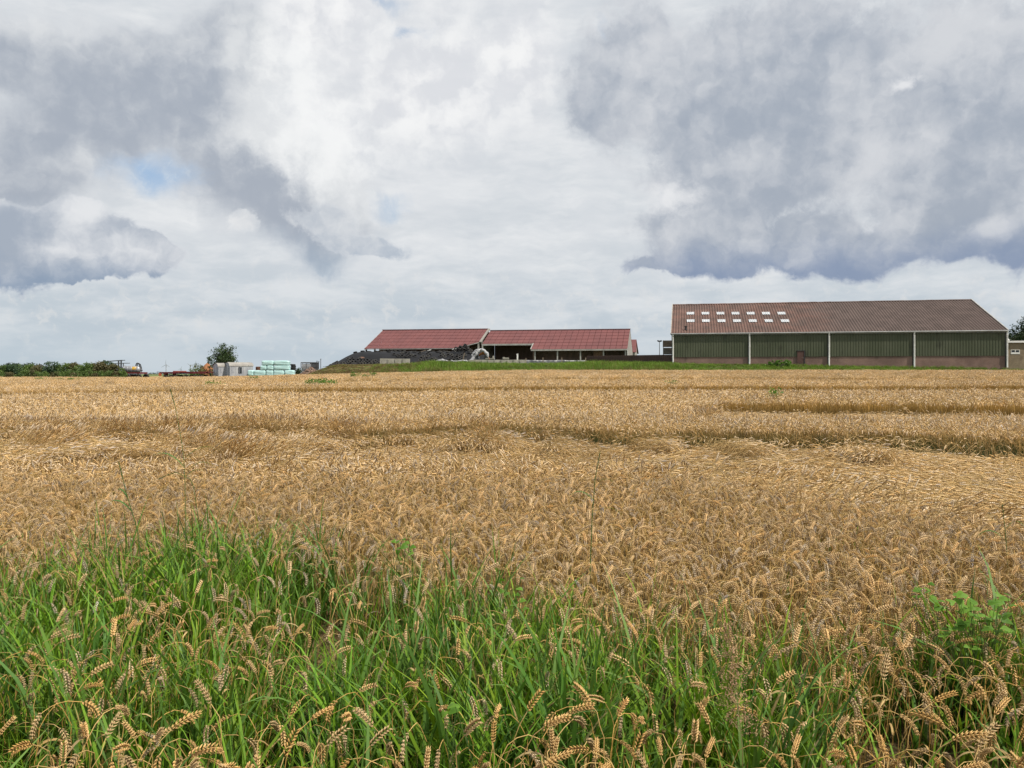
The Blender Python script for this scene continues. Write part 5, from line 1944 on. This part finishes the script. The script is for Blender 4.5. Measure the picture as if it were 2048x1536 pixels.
def lodge(x, y):
    """how far the crop is beaten down (0 standing .. 1 flat) and which way the heads point"""
    px = pxof(x, y)
    w1 = 1.2 * (fbm(x * 0.55, y * 0.2 + 7, 3) - .5)
    w2 = 1.9 * (fbm(x * 0.7 + 31, y * 0.15, 3) - .5)
    d0 = np.interp(px, [0, 1000, 1400, 1700, 2048], [10.4, 10.2, 9.4, 8.0, 6.6]) + w1
    d1 = np.interp(px, [0, 500, 900, 1050, 1300, 1700, 2048], [18.6, 18.6, 18.0, 17.3, 16.3, 15.9, 15.0]) + w2
    soft = np.interp(px, [0, 700, 1000, 1200], [2.6, 2.6, 0.8, 0.15])
    l = smoothstep(d0 - .2, d0 + .5, y) * (1 - smoothstep(d1 - soft, d1 + .15, y))
    l = l - smoothstep(1100, 800, px) * .55 * smoothstep(.45, .72, fbm(x * .45 + 60, y * .7 + 3, 3)) * smoothstep(d0 + .6, d0 + 2.5, y)
    # tongues of half fallen crop sticking out of the standing wall
    for cpx, cd, wx, wy in ((1105, 15.4, .28, .9), (1280, 15.3, .34, .9), (1455, 14.8, .42, 1.1), (1745, 14.0, .42, 1.2), (980, 16.0, .5, 1.0), (330, 14.5, 1.2, 1.1), (560, 15.5, 1.5, 1.2)):
        cx_ = (cpx - 1024) / FPX * cd
        gq = np.exp(-((x - cx_) / wx) ** 2 - ((y - cd) / wy) ** 2)
        l = np.where(y < d1 + .3, l * (1 - 0.42 * gq), l)
    n2 = fbm(x * .12 + 3, y * .35 + 11, 3)
    right = smoothstep(1330, 1500, px)
    yw = y + 3.0 * (n2 - .5)
    l = np.maximum(l, right * smoothstep(18.6, 19.3, yw) * (1 - smoothstep(26.1, 26.3, yw)))
    centre = smoothstep(850, 1000, px) * (1 - smoothstep(1400, 1550, px))
    l = np.maximum(l, centre * smoothstep(22.0, 23.0, yw) * (1 - smoothstep(26.5, 26.7, yw)) * smoothstep(.34, .46, n2))
    for a, b, off in ((34.5, 44.5, 0), (54.5, 64.5, 9), (77.0, 84.0, 21)):
        yy = y + 3.0 * (fbm(x * .07 + off, y * .05 + off, 3) - .5)
        l = np.maximum(l, smoothstep(a, a + 1.0, yy) * (1 - smoothstep(b - .2, b, yy)))
    # heads point mostly towards the field's near edge, swirling
    az = -math.pi / 2 + 2.6 * (fbm(x * .28 + 5, y * .35 + 2, 3) - .5) * 2 + np.interp(px, [0, 700, 1400, 2048], [.7, .5, .2, -.3])
    return l, az


rs = np.random.default_rng(21)
# ---- libraries
near_lib, single = [], []
for i in range(14):
    mb = MB()
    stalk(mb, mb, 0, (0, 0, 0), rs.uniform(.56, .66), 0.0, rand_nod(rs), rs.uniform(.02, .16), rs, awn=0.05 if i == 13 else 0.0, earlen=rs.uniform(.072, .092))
    near_lib.append(mb.mesh('near_wheat', M_wheat, True))
L_near = make_library('lib_near_wheat', near_lib)


def tuft(lod, k, rad, rs, knee=None, hmul=1.0, green=0.0):
    mb = MB()
    a0 = rs.uniform(-.3, .3)
    for _ in range(k):
        a, r = rs.uniform(0, 6.28), rad * math.sqrt(rs.random())
        b = (r * math.cos(a), r * math.sin(a), 0.0)
        if knee is None:
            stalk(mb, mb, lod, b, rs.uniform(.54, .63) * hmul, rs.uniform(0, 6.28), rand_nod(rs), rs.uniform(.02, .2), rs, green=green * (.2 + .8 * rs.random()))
        else:
            kk = (knee[0] * rs.uniform(.7, 1.3), knee[1] + rs.normal(0, .06 if knee[0] < .5 else .15))
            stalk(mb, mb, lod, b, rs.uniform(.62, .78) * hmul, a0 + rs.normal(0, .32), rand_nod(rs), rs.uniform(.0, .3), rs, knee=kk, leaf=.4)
    return mb.mesh('wheat_tuft', M_wheat, lod < 2)


mid = [tuft(1, 5, .085, rs, green=1.6) for _ in range(8)] + [tuft(1, 5, .13, rs, knee=k_) for k_ in ((.8, .75), (.8, .9), (.85, 1.05), (.9, 1.9), (.9, 2.0), (.9, 1.6))] + [tuft(1, 6, .20, rs, knee=(.15, 1.57)) for _ in range(8)]
L_mid = make_library('lib_mid_wheat', mid)
far = [tuft(2, 14, .17, rs) for _ in range(6)] + [tuft(2, 14, .20, rs, knee=k_) for k_ in ((.8, .8), (.8, 1.0), (.9, 1.6), (.9, 1.8))] + [tuft(2, 14, .26, rs, knee=(.18, 1.56)) for _ in range(5)]
L_far = make_library('lib_far_wheat', far)
vfar = [tuft(2, 60, .40, rs) for _ in range(5)] + [tuft(2, 60, .40, rs, knee=k_) for k_ in ((.8, .8), (.8, 1.0), (.9, 1.6), (.9, 1.8))] + [tuft(2, 50, .40, rs, knee=(.2, 1.55)) for _ in range(4)]
L_vfar = make_library('lib_vfar_wheat', vfar)


def place(lib, x, y, nums, name, rs, sc=(0.94, 1.07), label=None):
    l, az = lodge(x, y)
    l = np.clip(l + rs.normal(0, .03, len(x)), 0, 1)
    cat_ = np.where(l < .30, 0, np.where(l < .50, 1, np.where(l < .72, 2, 3)))
    st = np.concatenate([[0], np.cumsum(nums)])
    idx = st[cat_] + (rs.random(len(x)) * np.array(nums)[cat_]).astype(int)
    rot = np.zeros((len(x), 3))
    rot[:, 2] = np.where(cat_ == 0, rs.uniform(0, 6.28, len(x)), az + rs.normal(0, .42, len(x)))
    rot[:, 0] = rs.normal(0, .05, len(x))
    rot[:, 1] = rs.normal(0, .05, len(x))
    hn = 0.92 + 0.14 * fbm(x * .25, y * .12 + 40, 3)
    s = rs.uniform(*sc, len(x))
    scl = np.stack([s, s, s * np.where(cat_ == 0, hn, 1.0)], -1)
    br = rs.uniform(.82, 1.18, len(x)) * (0.90 + .22 * fbm(x * .2 + 9, y * .07, 3))
    warm = rs.uniform(0.94, 1.06, len(x))
    tint = np.stack([br * warm, br, br / warm ** 2], -1)
    grey = (rs.random(len(x)) < .08)[:, None]
    tint = np.where(grey, tint * np.array([.92, 1.0, 1.25]), tint)
    pos = np.stack([x, y, ground_z(x, y) + np.where(cat_ == 3, rs.uniform(0, .03, len(x)), 0)], -1)
    k_ = cat_ > 0
    rot[k_, :2] += rs.normal(0, .035, (int(k_.sum()), 2))
    return pos, rot, scl, idx, tint


# ---- nearest wheat: single stalks, thinning out among the grass
GRASS_PX, GRASS_D = [0, 250, 400, 700, 1000, 1300, 1500, 1700, 1900, 2048], [5.9, 6.2, 7.3, 6.3, 5.3, 4.9, 4.9, 4.4, 4.6, 4.3]


def grass_edge(x, y):
    return np.interp(pxof(x, y), GRASS_PX, GRASS_D) + 1.3 * (fbm(x * 1.3 + 2, y * 1.0, 3) - .5)


x, y = poisson(1.9, 9.6, 235, rs, 2.4)
e = grass_edge(x, y)
cl = fbm(x * 2.2 + 50, y * 2.2, 2)
dens = smoothstep(e - 1.2, e + .4, y) * .9 + 0.14 + 0.60 * smoothstep(3.2, 2.5, y) * smoothstep(.40, .60, cl) + .14 * smoothstep(.46, .66, cl) + .10 * smoothstep(1500, 1750, pxof(x, y))
keep = rs.random(len(x)) < dens
x, y = x[keep], y[keep]
pos, rot, scl, idx, tint = place(L_near, x, y, [14, 0, 0, 0], 'wheat', rs, (.92, 1.09))
l_, _a = lodge(x, y)
k_ = l_ < .3
pos, rot, scl, idx, tint, x, y = pos[k_], rot[k_], scl[k_], idx[k_], tint[k_], x[k_], y[k_]
idx = rs.integers(0, 13, len(x))
idx = np.where(rs.random(len(x)) < .006, 13, idx)
gold = smoothstep(5.5, 3.2, y)[:, None]
tint = tint * (1 - gold + gold * np.array([1.0, .94, .82])) * np.where(idx == 13, .8, 1.0)[:, None]
rot[:, 2] = rs.normal(-0.6, 1.6, len(x))
inview = (np.abs(x / y) < .66) & (y > 2.2)
order = np.argsort(np.where(inview, y, 99))
solo = order[:300]
rest = np.setdiff1d(np.arange(len(x)), solo)
near_wheat = (pos[rest], rot[rest], scl[rest], idx[rest], tint[rest])
wn = scatter('wheat_near_edge', L_near, *near_wheat)
tag(wn, 'ripe brown wheat with drooping ears along the near side of the field', 'wheat', kind='stuff')

# the 300 nearest stalks one by one
rs2 = np.random.default_rng(77)
protos = []
for i in range(16):
    st_, er_ = MB(), MB()
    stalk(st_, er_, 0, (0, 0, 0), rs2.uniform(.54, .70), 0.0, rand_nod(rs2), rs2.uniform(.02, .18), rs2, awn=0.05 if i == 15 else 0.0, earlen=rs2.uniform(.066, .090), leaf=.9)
    gold_ = np.array([.98, .88, .66]) * rs2.uniform(.8, 1.05)
    er_.C = [c * gold_ for c in er_.C]
    protos.append((st_.mesh('stem', M_wheat1, True), er_.mesh('ear', M_wheat1, True)))
WL = 'ripe wheat stalk with a plump ear standing in the grass at the near field edge'
for j, i in enumerate(solo):
    k = int(rs2.integers(0, 15)) if rs2.random() > .03 else 15
    r = empty('wheat_stalk', pos[i], 0, WL, 'wheat stalk', 'wheat stalks at the near edge of the field')
    r.rotation_euler = rot[i] + np.array([0, 0, rs2.uniform(-.5, .5)])
    r.scale = (scl[i][0] * rs2.uniform(.92, 1.12),) * 3
    for nm, me in zip(('stem', 'ear'), protos[k]):
        o = bpy.data.objects.new(nm, me)
        COL.objects.link(o)
        o.parent = r

# ---- the field behind
parts = []
x, y = poisson(9.4, 20.5, 110, rs, 2.8)
l_, _a = lodge(x, y)
k_ = rs.random(len(x)) < np.where(l_ < .3, .62, 1.0)
x, y = x[k_], y[k_]
x2, y2 = poisson(5.8, 9.5, 110, rs, 2.6)
l_, _a = lodge(x2, y2)
x, y = np.concatenate([x, x2[l_ >= .3]]), np.concatenate([y, y2[l_ >= .3]])
mid_w = place(L_mid, x, y, [8, 3, 3, 8], 'wheat', rs)
w2_ = scatter('wheat_field', L_mid, *mid_w)
tag(w2_, 'golden wheat with a wide beaten down swathe across the middle of the field', 'wheat', kind='stuff')
x, y = poisson(20.2, 46.5, 15, rs, 3.5)
w3_ = scatter('wheat_field_middle', L_far, *place(L_far, x, y, [6, 2, 2, 5], 'wheat', rs))
tag(w3_, 'golden wheat in bands beyond the beaten down swathe', 'wheat', kind='stuff')
x, y = poisson(46, WHEAT_END, 2.9, rs, 4.0)
w4_ = scatter('wheat_field_far', L_vfar, *place(L_vfar, x, y, [5, 2, 2, 4], 'wheat', rs, (.95, 1.1)))
tag(w4_, 'pale golden wheat reaching to the far field edge below the barns', 'wheat', kind='stuff')

# ---- green grass
def blades(k, rs, h, w, spread, c_lo, c_hi, seg=7, bend=(0.2, 1.6), seeds=0, lie=None):
    mb = MB()
    for _ in range(k):
        a, r = rs.uniform(0, 6.28), spread * math.sqrt(rs.random())
        b = np.array([r * math.cos(a), r * math.sin(a), -0.01])
        az = rs.uniform(0, 6.28) if lie is None else lie + rs.normal(0, .5)
        hd = np.array([math.cos(az), math.sin(az), 0])
        L = h * rs.uniform(.55, 1.15)
        q = np.linspace(0, 1, seg)
        bd = rs.uniform(*bend)
        th = rs.uniform(.0, .3) + bd * q ** 2.0
        p = np.zeros((seg, 3))
        for i in range(1, seg):
            p[i] = p[i - 1] + L / (seg - 1) * (hd * math.sin(th[i]) + np.array([0, 0, 1]) * math.cos(th[i]))
        p += b
        tw = rs.uniform(-.7, .7)
        sd0 = np.cross(hd, (0, 0, 1.0))
        sd_ = np.stack([unit(sd0 * math.cos(tw * x_) + hd * math.sin(tw * x_)) for x_ in q])
        ww = w * rs.uniform(.6, 1.25) * np.clip(np.minimum(.45 + 2 * q, 1) * (1 - q ** 3), .04, 1)
        t = rs.random()
        c = np.array(c_lo) * (1 - t) + np.array(c_hi) * t
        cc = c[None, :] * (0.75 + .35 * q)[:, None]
        if rs.random() < .05:
            cc = np.array([.30, .24, .10])[None, :] * (0.7 + .4 * q)[:, None]
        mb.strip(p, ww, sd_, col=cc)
    for _ in range(seeds):
        az = rs.uniform(0, 6.28)
        hd = np.array([math.cos(az), math.sin(az), 0])
        L = h * rs.uniform(1.0, 1.3)
        q = np.linspace(0, 1, 9)
        th = rs.uniform(0.05, .3) + rs.uniform(.1, .5) * q ** 2
        p = np.zeros((9, 3))
        for i in range(1, 9):
            p[i] = p[i - 1] + L / 8 * (hd * math.sin(th[i]) + np.array([0, 0, 1]) * math.cos(th[i]))
        tan = np.array([.27, .22, .09])
        mb.tube(p, np.linspace(.0011, .0006, 9), 3, col=np.array([.14, .19, .06]) * (1 - q[:, None]) + tan * q[:, None], cap=False)
        for i in range(18):
            f = .70 + .30 * i / 18
            pp = np.array([np.interp(f, q, p[:, k_]) for k_ in range(3)])
            n_, b_ = axis_frame(unit(p[-1] - p[-2]), rs)
            d = unit(unit(p[-1] - p[-2]) + n_ * .3)
            floret(mb, pp, d, n_, b_, .010, .0010, tan * .8, tan * 1.2)
    return mb.mesh('grass_tuft', M_grass, True)


BRIGHT = ((0.105, 0.200, 0.012), (0.195, 0.320, 0.030))
DEEP = ((0.050, 0.118, 0.010), (0.110, 0.212, 0.021))
BLUE = ((0.065, 0.135, 0.022), (0.125, 0.230, 0.046))
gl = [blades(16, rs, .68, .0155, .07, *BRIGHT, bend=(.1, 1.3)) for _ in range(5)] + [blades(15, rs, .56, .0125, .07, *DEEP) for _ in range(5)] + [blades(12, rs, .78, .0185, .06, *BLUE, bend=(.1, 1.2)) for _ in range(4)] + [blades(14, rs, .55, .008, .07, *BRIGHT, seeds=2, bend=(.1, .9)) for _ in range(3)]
L_grass = make_library('lib_grass', gl)
x, y = poisson(0.7, 7.2, 105, rs, 2.4)
e = grass_edge(x, y)
gn = fbm(x * 1.1 + 70, y * 1.1, 3)
g_d = smoothstep(e + .35, e - .7, y) * (0.25 + 1.3 * smoothstep(.36, .60, gn)) + .025 * smoothstep(.5, .7, gn)
# few blades on the right where the wheat comes forward
g_d *= 1 - .25 * smoothstep(1650, 1750, pxof(x, y)) * (1 - smoothstep(1850, 1950, pxof(x, y))) * smoothstep(2.6, 3.2, y)
keep = rs.random(len(x)) < g_d * .68 * (.55 + .45 * smoothstep(2.5, 3.5, y))
x, y = x[keep], y[keep]
n = len(x)
rotg = np.stack([rs.normal(0, .12, n), rs.normal(0.10, .12, n), rs.uniform(0, 6.28, n)], -1)
s = rs.uniform(.75, 1.2, n) * (0.82 + .35 * fbm(x * .9, y * .9 + 20, 2))
br = rs.uniform(.8, 1.2, n)
o = scatter('green_grass', L_grass, np.stack([x, y, ground_z(x, y)], -1), rotg, np.stack([s, s, s * .88], -1), rs.integers(0, len(gl), n), np.stack([br * rs.uniform(.85, 1.15, n), br, br * rs.uniform(.8, 1.2, n)], -1))
tag(o, 'lush green grass growing through the near edge of the wheat', 'grass', kind='stuff')

# ---- verge grass and weeds at the far edge of the field
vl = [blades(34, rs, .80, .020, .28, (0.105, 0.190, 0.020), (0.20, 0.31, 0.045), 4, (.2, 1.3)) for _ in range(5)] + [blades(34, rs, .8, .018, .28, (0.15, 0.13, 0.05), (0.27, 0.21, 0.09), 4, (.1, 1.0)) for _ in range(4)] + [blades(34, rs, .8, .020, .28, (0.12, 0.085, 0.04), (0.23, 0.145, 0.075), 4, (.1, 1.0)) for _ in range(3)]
L_verge = make_library('lib_verge', vl)


def verge(name, label, x, y, h, kind_p, rs, dark=1.0):
    n = len(x)
    k = np.array([rs.choice(3, p=p) for p in kind_p])
    lo_, cnt = np.array([0, 5, 9]), np.array([5, 4, 3])
    idx = lo_[k] + (rs.random(n) * cnt[k]).astype(int)
    s = np.asarray(h) / .8 * rs.uniform(.75, 1.2, n)
    br = rs.uniform(.65, 1.1, n) * (.58 + .75 * fbm(x * .5, y * .4, 3)) * dark
    o = scatter(name, L_verge, np.stack([x, y, ground_z(x, y)], -1), np.stack([rs.normal(0, .06, n), rs.normal(0, .06, n), rs.uniform(0, 6.28, n)], -1),
                np.stack([np.maximum(s, .7), np.maximum(s, .7), s], -1), idx, np.stack([br, br, br], -1))
    return tag(o, label, 'grass', kind='stuff')


n = 11000
x, y = rs.uniform(-20, 86, n), rs.uniform(WHEAT_END - .3, 125, n)
front = F1.o[1] - (x - F1.o[0]) * math.tan(-TH) - .35
keep = (x < F1.o[0] - .3) | (y < front)
x, y = x[keep], y[keep]
px = pxof(x, y)
hh = np.interp(px, [700, 800, 860, 960, 1050, 1100, 1200, 1340, 1400, 1500, 1540, 1600, 1700, 1850, 1950, 2048], [.5, .7, 1.5, 1.15, .85, 1.0, 1.4, 1.2, .9, .8, .9, .9, .75, .8, .9, .8]) * (.7 + .6 * fbm(x * .25, y * .3, 3)) * np.where(y < 109, .8, np.where(y < 115, .7, .52)) * np.interp(px, [1340, 1400], [1.0, .8])
gp = np.interp(px, [760, 850], [.35, .93])
gp = np.where(y < 107.5, gp * .70, gp)
verge('verge_grass', 'bright green grass and weeds along the foot of the barns', x, y, hh, np.stack([gp, (1 - gp) * .8, (1 - gp) * .2], -1), rs)
n = 3600
x, y = rs.uniform(-34, -15, n), rs.uniform(WHEAT_END - .3, 125.6, n)
px = pxof(x, y)
hh = (.22 + .65 * fbm(x * .4, y * .4, 3) ** 2) * np.where(y < 112, 1.1, .4)
verge('bank_weeds', 'brownish dry weeds and grass on the bank below the silage heap', x, y, hh, np.tile([.12, .46, .42], (n, 1)), rs, 1.1)
n = 2600
x, y = rs.uniform(-86, -32, n), WHEAT_END - .4 + 12 * rs.random(n) ** 2
verge('edge_grass', 'yellow green grass strip along the left end of the field', x, y, .42 + .3 * fbm(x * .2, y * .2, 2), np.tile([.5, .38, .12], (n, 1)), rs)

# ---- plants that stand out
def single_plant(name, label, cat, px, d, build, group=None):
    x_ = (px - 1024) / FPX * d
    t = empty(name, (x_, d, gz(x_, d)), 0, label, cat, group)
    build(t)
    return t


def weed_patch(px, py, d, w, h, lab, seed):
    rs_ = np.random.default_rng(seed)
    x_ = (px - 1024) / FPX * d
    t = empty('weed_patch', (x_, d, gz(x_, d)), 0, lab, 'weeds', 'green weed patches in the wheat')
    cen = [(rs_.uniform(-.5, .5) * w, rs_.uniform(-.4, .4), .45 + rs_.random() * h) for _ in range(int(8 + 5 * w))]
    mb = MB()
    for c in cen:
        mb.tube([(c[0] * .9, c[1] * .9, 0), c], (.012, .005), 4, col=(.10, .14, .04))
    mb.build('stems', M_grass1, t)
    mb = MB()
    leaves(mb, cen, [.22 + .1 * rs_.random() for _ in cen], int(420 * w), .055, (0.07, 0.15, 0.025), (0.15, 0.25, 0.05), rs_, .6)
    mb.build('foliage', M_grass1, t)


for i, (px, d, w, h, lab) in enumerate(((728, 72, 2.0, .45, 'bright green weed patch in the wheat, farthest one in front of the silage heap'), (630, 48, 1.1, .40, 'green weed patch in the wheat left of centre'), (655, 47, .8, .25, 'small green weed tuft right of the left weed patch'), (1548, 30.5, .35, .30, 'small green weed tuft in the wheat in front of the green barn'),
                                  (120, 88, 2.0, .2, 'green weeds in the wheat below the hedge, middle of three'), (85, 88, 1.4, .2, 'green weeds in the wheat below the hedge, left of three'), (147, 87, 1.0, .2, 'green weeds in the wheat below the hedge, right of three'), (1345, 47, .4, .15, 'tiny green weed tuft right of the centre of the field'), (508, 75, .6, .25, 'tiny green weed tuft in the wheat below the bales'), (428, 50, .7, .2, 'faint green weed tuft in the wheat left of the bales'))):
    weed_patch(px, 0, d, w, h, lab, 300 + i)


def culm(pts, widths, leaf_at, c=(0.09, 0.17, 0.045)):
    def b(t):
        org = np.array(t.location)
        p = np.array([np.array(q) for q in pts]) - org
        tt = np.linspace(0, 1, len(p))
        u = np.linspace(0, 1, 16)
        pp = np.stack([np.interp(u, tt, p[:, k]) for k in range(3)], -1)
        mb = MB()
        mb.tube(pp, np.linspace(widths[0], widths[1], 16), 5, col=c)
        mb.build('stem', M_grass1, t)
        for (f, L, az, w) in leaf_at:
            a = np.array([np.interp(f, u, pp[:, k]) for k in range(3)])
            q = np.linspace(0, 1, 9)
            hd = np.array([math.cos(az), math.sin(az) * .5, 0])
            lp = a + L * (hd * q[:, None] * .7 + np.array([0, 0, 1]) * (.75 * q - .75 * q ** 2.2)[:, None])
            mb = MB()
            mb.strip(lp, w * np.clip(np.minimum(.4 + 3 * q, 1) * (1 - q ** 3), .05, 1), unit(np.cross(hd, (0, 0, 1)) + np.array([0, 0, .35])), col=np.array(c) * 1.1)
            mb.build('leaf', M_grass1, t)
        mb = MB()
        rs_ = np.random.default_rng(4)
        for i in range(34):
            f = .80 + .20 * i / 34
            a = np.array([np.interp(f, u, pp[:, k]) for k in range(3)])
            d = unit(pp[-1] - pp[-3])
            n_, b_ = axis_frame(d, rs_)
            floret(mb, a, unit(d + n_ * .35), n_, b_, .013, .0017, np.array(c) * .8, np.array([.2, .22, .09]))
        mb.build('seed_head', M_grass1, t)
    return b


single_plant('tall_grass', 'single very tall green grass stalk reaching above the wheat at left', 'grass stalk', 372, 4.6,
             culm([P(372, 1200, 4.6), P(370, 960, 4.6), P(366, 900, 4.6), P(352, 820, 4.6), P(341, 779, 4.6)], (.0022, .0012), [(.42, .34, 0.2, .010), (.36, .36, 2.9, .011), (.3, .3, .6, .010)]))
single_plant('tall_grass', 'tall green grass blades rising steeply in the left half of the wheat', 'grass stalk', 268, 4.3,
             culm([P(290, 1200, 4.3), P(275, 1060, 4.3), P(252, 985, 4.3), P(238, 925, 4.3)], (.0028, .0016), [(.5, .26, 2.8, .012), (.62, .2, 2.4, .010)]))
single_plant('tall_grass', 'green grass stalk standing in the wheat right of centre', 'grass stalk', 1186, 5.2,
             culm([P(1180, 1150, 5.2), P(1184, 1040, 5.2), P(1190, 960, 5.2), P(1200, 905, 5.2)], (.0035, .002), [(.5, .25, 2.9, .013), (.35, .3, .3, .013), (.62, .2, .1, .011)]))
single_plant('tall_grass', 'green grass stalk in the wheat at the right edge of the picture', 'grass stalk', 2010, 5.5,
             culm([P(2020, 1200, 5.5), P(2012, 1080, 5.5), P(2005, 1010, 5.5)], (.003, .002), [(.5, .3, 2.6, .014), (.65, .25, .4, .013)]))
single_plant('tall_grass', 'bent thin grass stalk with arching leaves at the left', 'grass stalk', 400, 4.9,
             culm([P(395, 1200, 4.9), P(400, 1060, 4.9), P(385, 960, 4.9), P(350, 944, 4.9), P(318, 958, 4.9)], (.0022, .0014), [(.6, .2, .3, .011)]))


def heart_leaf(mb, p, hd, up, L, c):
    """one broad heart shaped leaf"""
    out = np.array([(0, 0), (-.15, .28), (-.10, .46), (.08, .52), (.35, .42), (.65, .24), (1, 0), (.65, -.24), (.35, -.42), (.08, -.52), (-.10, -.46), (-.15, -.28)])
    sd_ = unit(np.cross(hd, up))
    nrm = unit(np.cross(sd_, hd))
    v = [p + hd * a * L + sd_ * b * L + nrm * (-.35 * abs(b) ** 1.0 - .25 * a * a) * L * .6 for a, b in out]
    mid_ = [p, p + hd * .35 * L - nrm * .02 * L, p + hd * L - nrm * .15 * L]
    v = np.array(v + [p + hd * .35 * L])
    c = np.asarray(c)
    n_ = len(out)
    mb.add(v, [(12, i, (i + 1) % n_) for i in range(n_)], np.vstack([np.tile(c, (n_, 1)), c * .8]))


def bindweed(px0, px1, py0, py1, d, nleaf, L, seed, c_lo=(0.09, 0.20, 0.022), c_hi=(0.18, 0.33, 0.045)):
    def b(t):
        rs_ = np.random.default_rng(seed)
        org = np.array(t.location)
        st_, lf = MB(), MB()
        prev = None
        for i in range(nleaf):
            p = np.array(P(rs_.uniform(px0, px1), rs_.uniform(py0, py1), d + rs_.uniform(-.25, .25))) - org
            root = np.array([p[0] * .6 + rs_.normal(0, .05), p[1] * .5, 0.02])
            st_.tube([root, root * .4 + p * .6 + rs_.normal(0, .03, 3), p], (.0018, .0014, .0010), 4, col=(.10, .15, .05), cap=False)
            hd = unit(np.array([rs_.normal(0, .8), -.6 + rs_.normal(0, .4), -.1 + rs_.normal(0, .4)]))
            k_ = rs_.random()
            heart_leaf(lf, p, hd, np.array([rs_.normal(0, .3), -.45, .9]), L * rs_.uniform(.6, 1.15), np.array(c_lo) * (1 - k_) + np.array(c_hi) * k_)
        st_.build('vine', M_grass1, t)
        lf.build('leaves', M_grass1, t)
    return b


single_plant('bindweed', 'broad heart leaved green bindweed climbing the wheat at right', 'bindweed', 1935, 3.95, bindweed(1860, 2030, 1185, 1300, 3.95, 80, .046, 1))
single_plant('bindweed', 'small light green leafy sprig among the wheat left of centre', 'bindweed', 800, 4.9, bindweed(770, 830, 1070, 1105, 4.9, 12, .036, 2))
single_plant('bindweed', 'pale green leafy sprig climbing in the grass at centre', 'bindweed', 1020, 4.2, bindweed(1000, 1050, 1140, 1230, 4.2, 11, .034, 3))
single_plant('bindweed', 'light green leaves above the bindweed among the ears at right', 'bindweed', 1840, 4.4, bindweed(1815, 1870, 1160, 1195, 4.4, 10, .034, 5))
single_plant('bindweed', 'single broad green leaf pair between the ears near the bottom edge', 'bindweed', 900, 2.75, bindweed(885, 915, 1405, 1445, 2.75, 4, .032, 6))


def panicle(t):
    rs_ = np.random.default_rng(9)
    org = np.array(t.location)
    a, b_ = np.array(P(1485, 1500, 2.75)) - org, np.array(P(1452, 1250, 2.75)) - org
    st_, hd_ = MB(), MB()
    u = np.linspace(0, 1, 14)
    base = np.array([a[0] + .02, 0.05, 0])
    st_.tube([base, a, a * .5 + b_ * .5 + np.array([.008, 0, 0]), b_], (.0014, .0012, .0009, .0005), 5, col=(.26, .18, .08))
    tan = np.array([.42, .26, .155])
    for i in range(60):
        f = i / 60
        o_ = a + (b_ - a) * (.12 + .88 * f)
        an = rs_.uniform(0, 6.28)
        L = .085 * (1 - f) ** .7 * rs_.uniform(.5, 1.1) + .01
        d = unit(np.array([math.cos(an), math.sin(an), rs_.uniform(.2, .9)]))
        e_ = o_ + d * L + np.array([0, 0, -.2 * L])
        hd_.tube([o_, o_ * .5 + e_ * .5 + np.array([0, 0, .1 * L]), e_], (.0005, .0004, .0003), 3, col=tan * .8, cap=False)
        for j in range(16):
            g_ = rs_.uniform(.25, 1.05)
            p = o_ + (e_ - o_) * g_ + rs_.normal(0, .007, 3)
            n_, bb = axis_frame(d, rs_)
            floret(hd_, p, unit(rs_.normal(0, 1, 3) + np.array([0, 0, .6])), n_, bb, .0085, .0017, tan * .8, tan * 1.3)
    st_.build('stem', M_wheat1, t)
    hd_.build('seed_head', M_wheat1, t)


single_plant('panicle_grass', 'feathery reddish brown grass panicle standing at the lower right', 'grass panicle', 1480, 2.75, panicle)
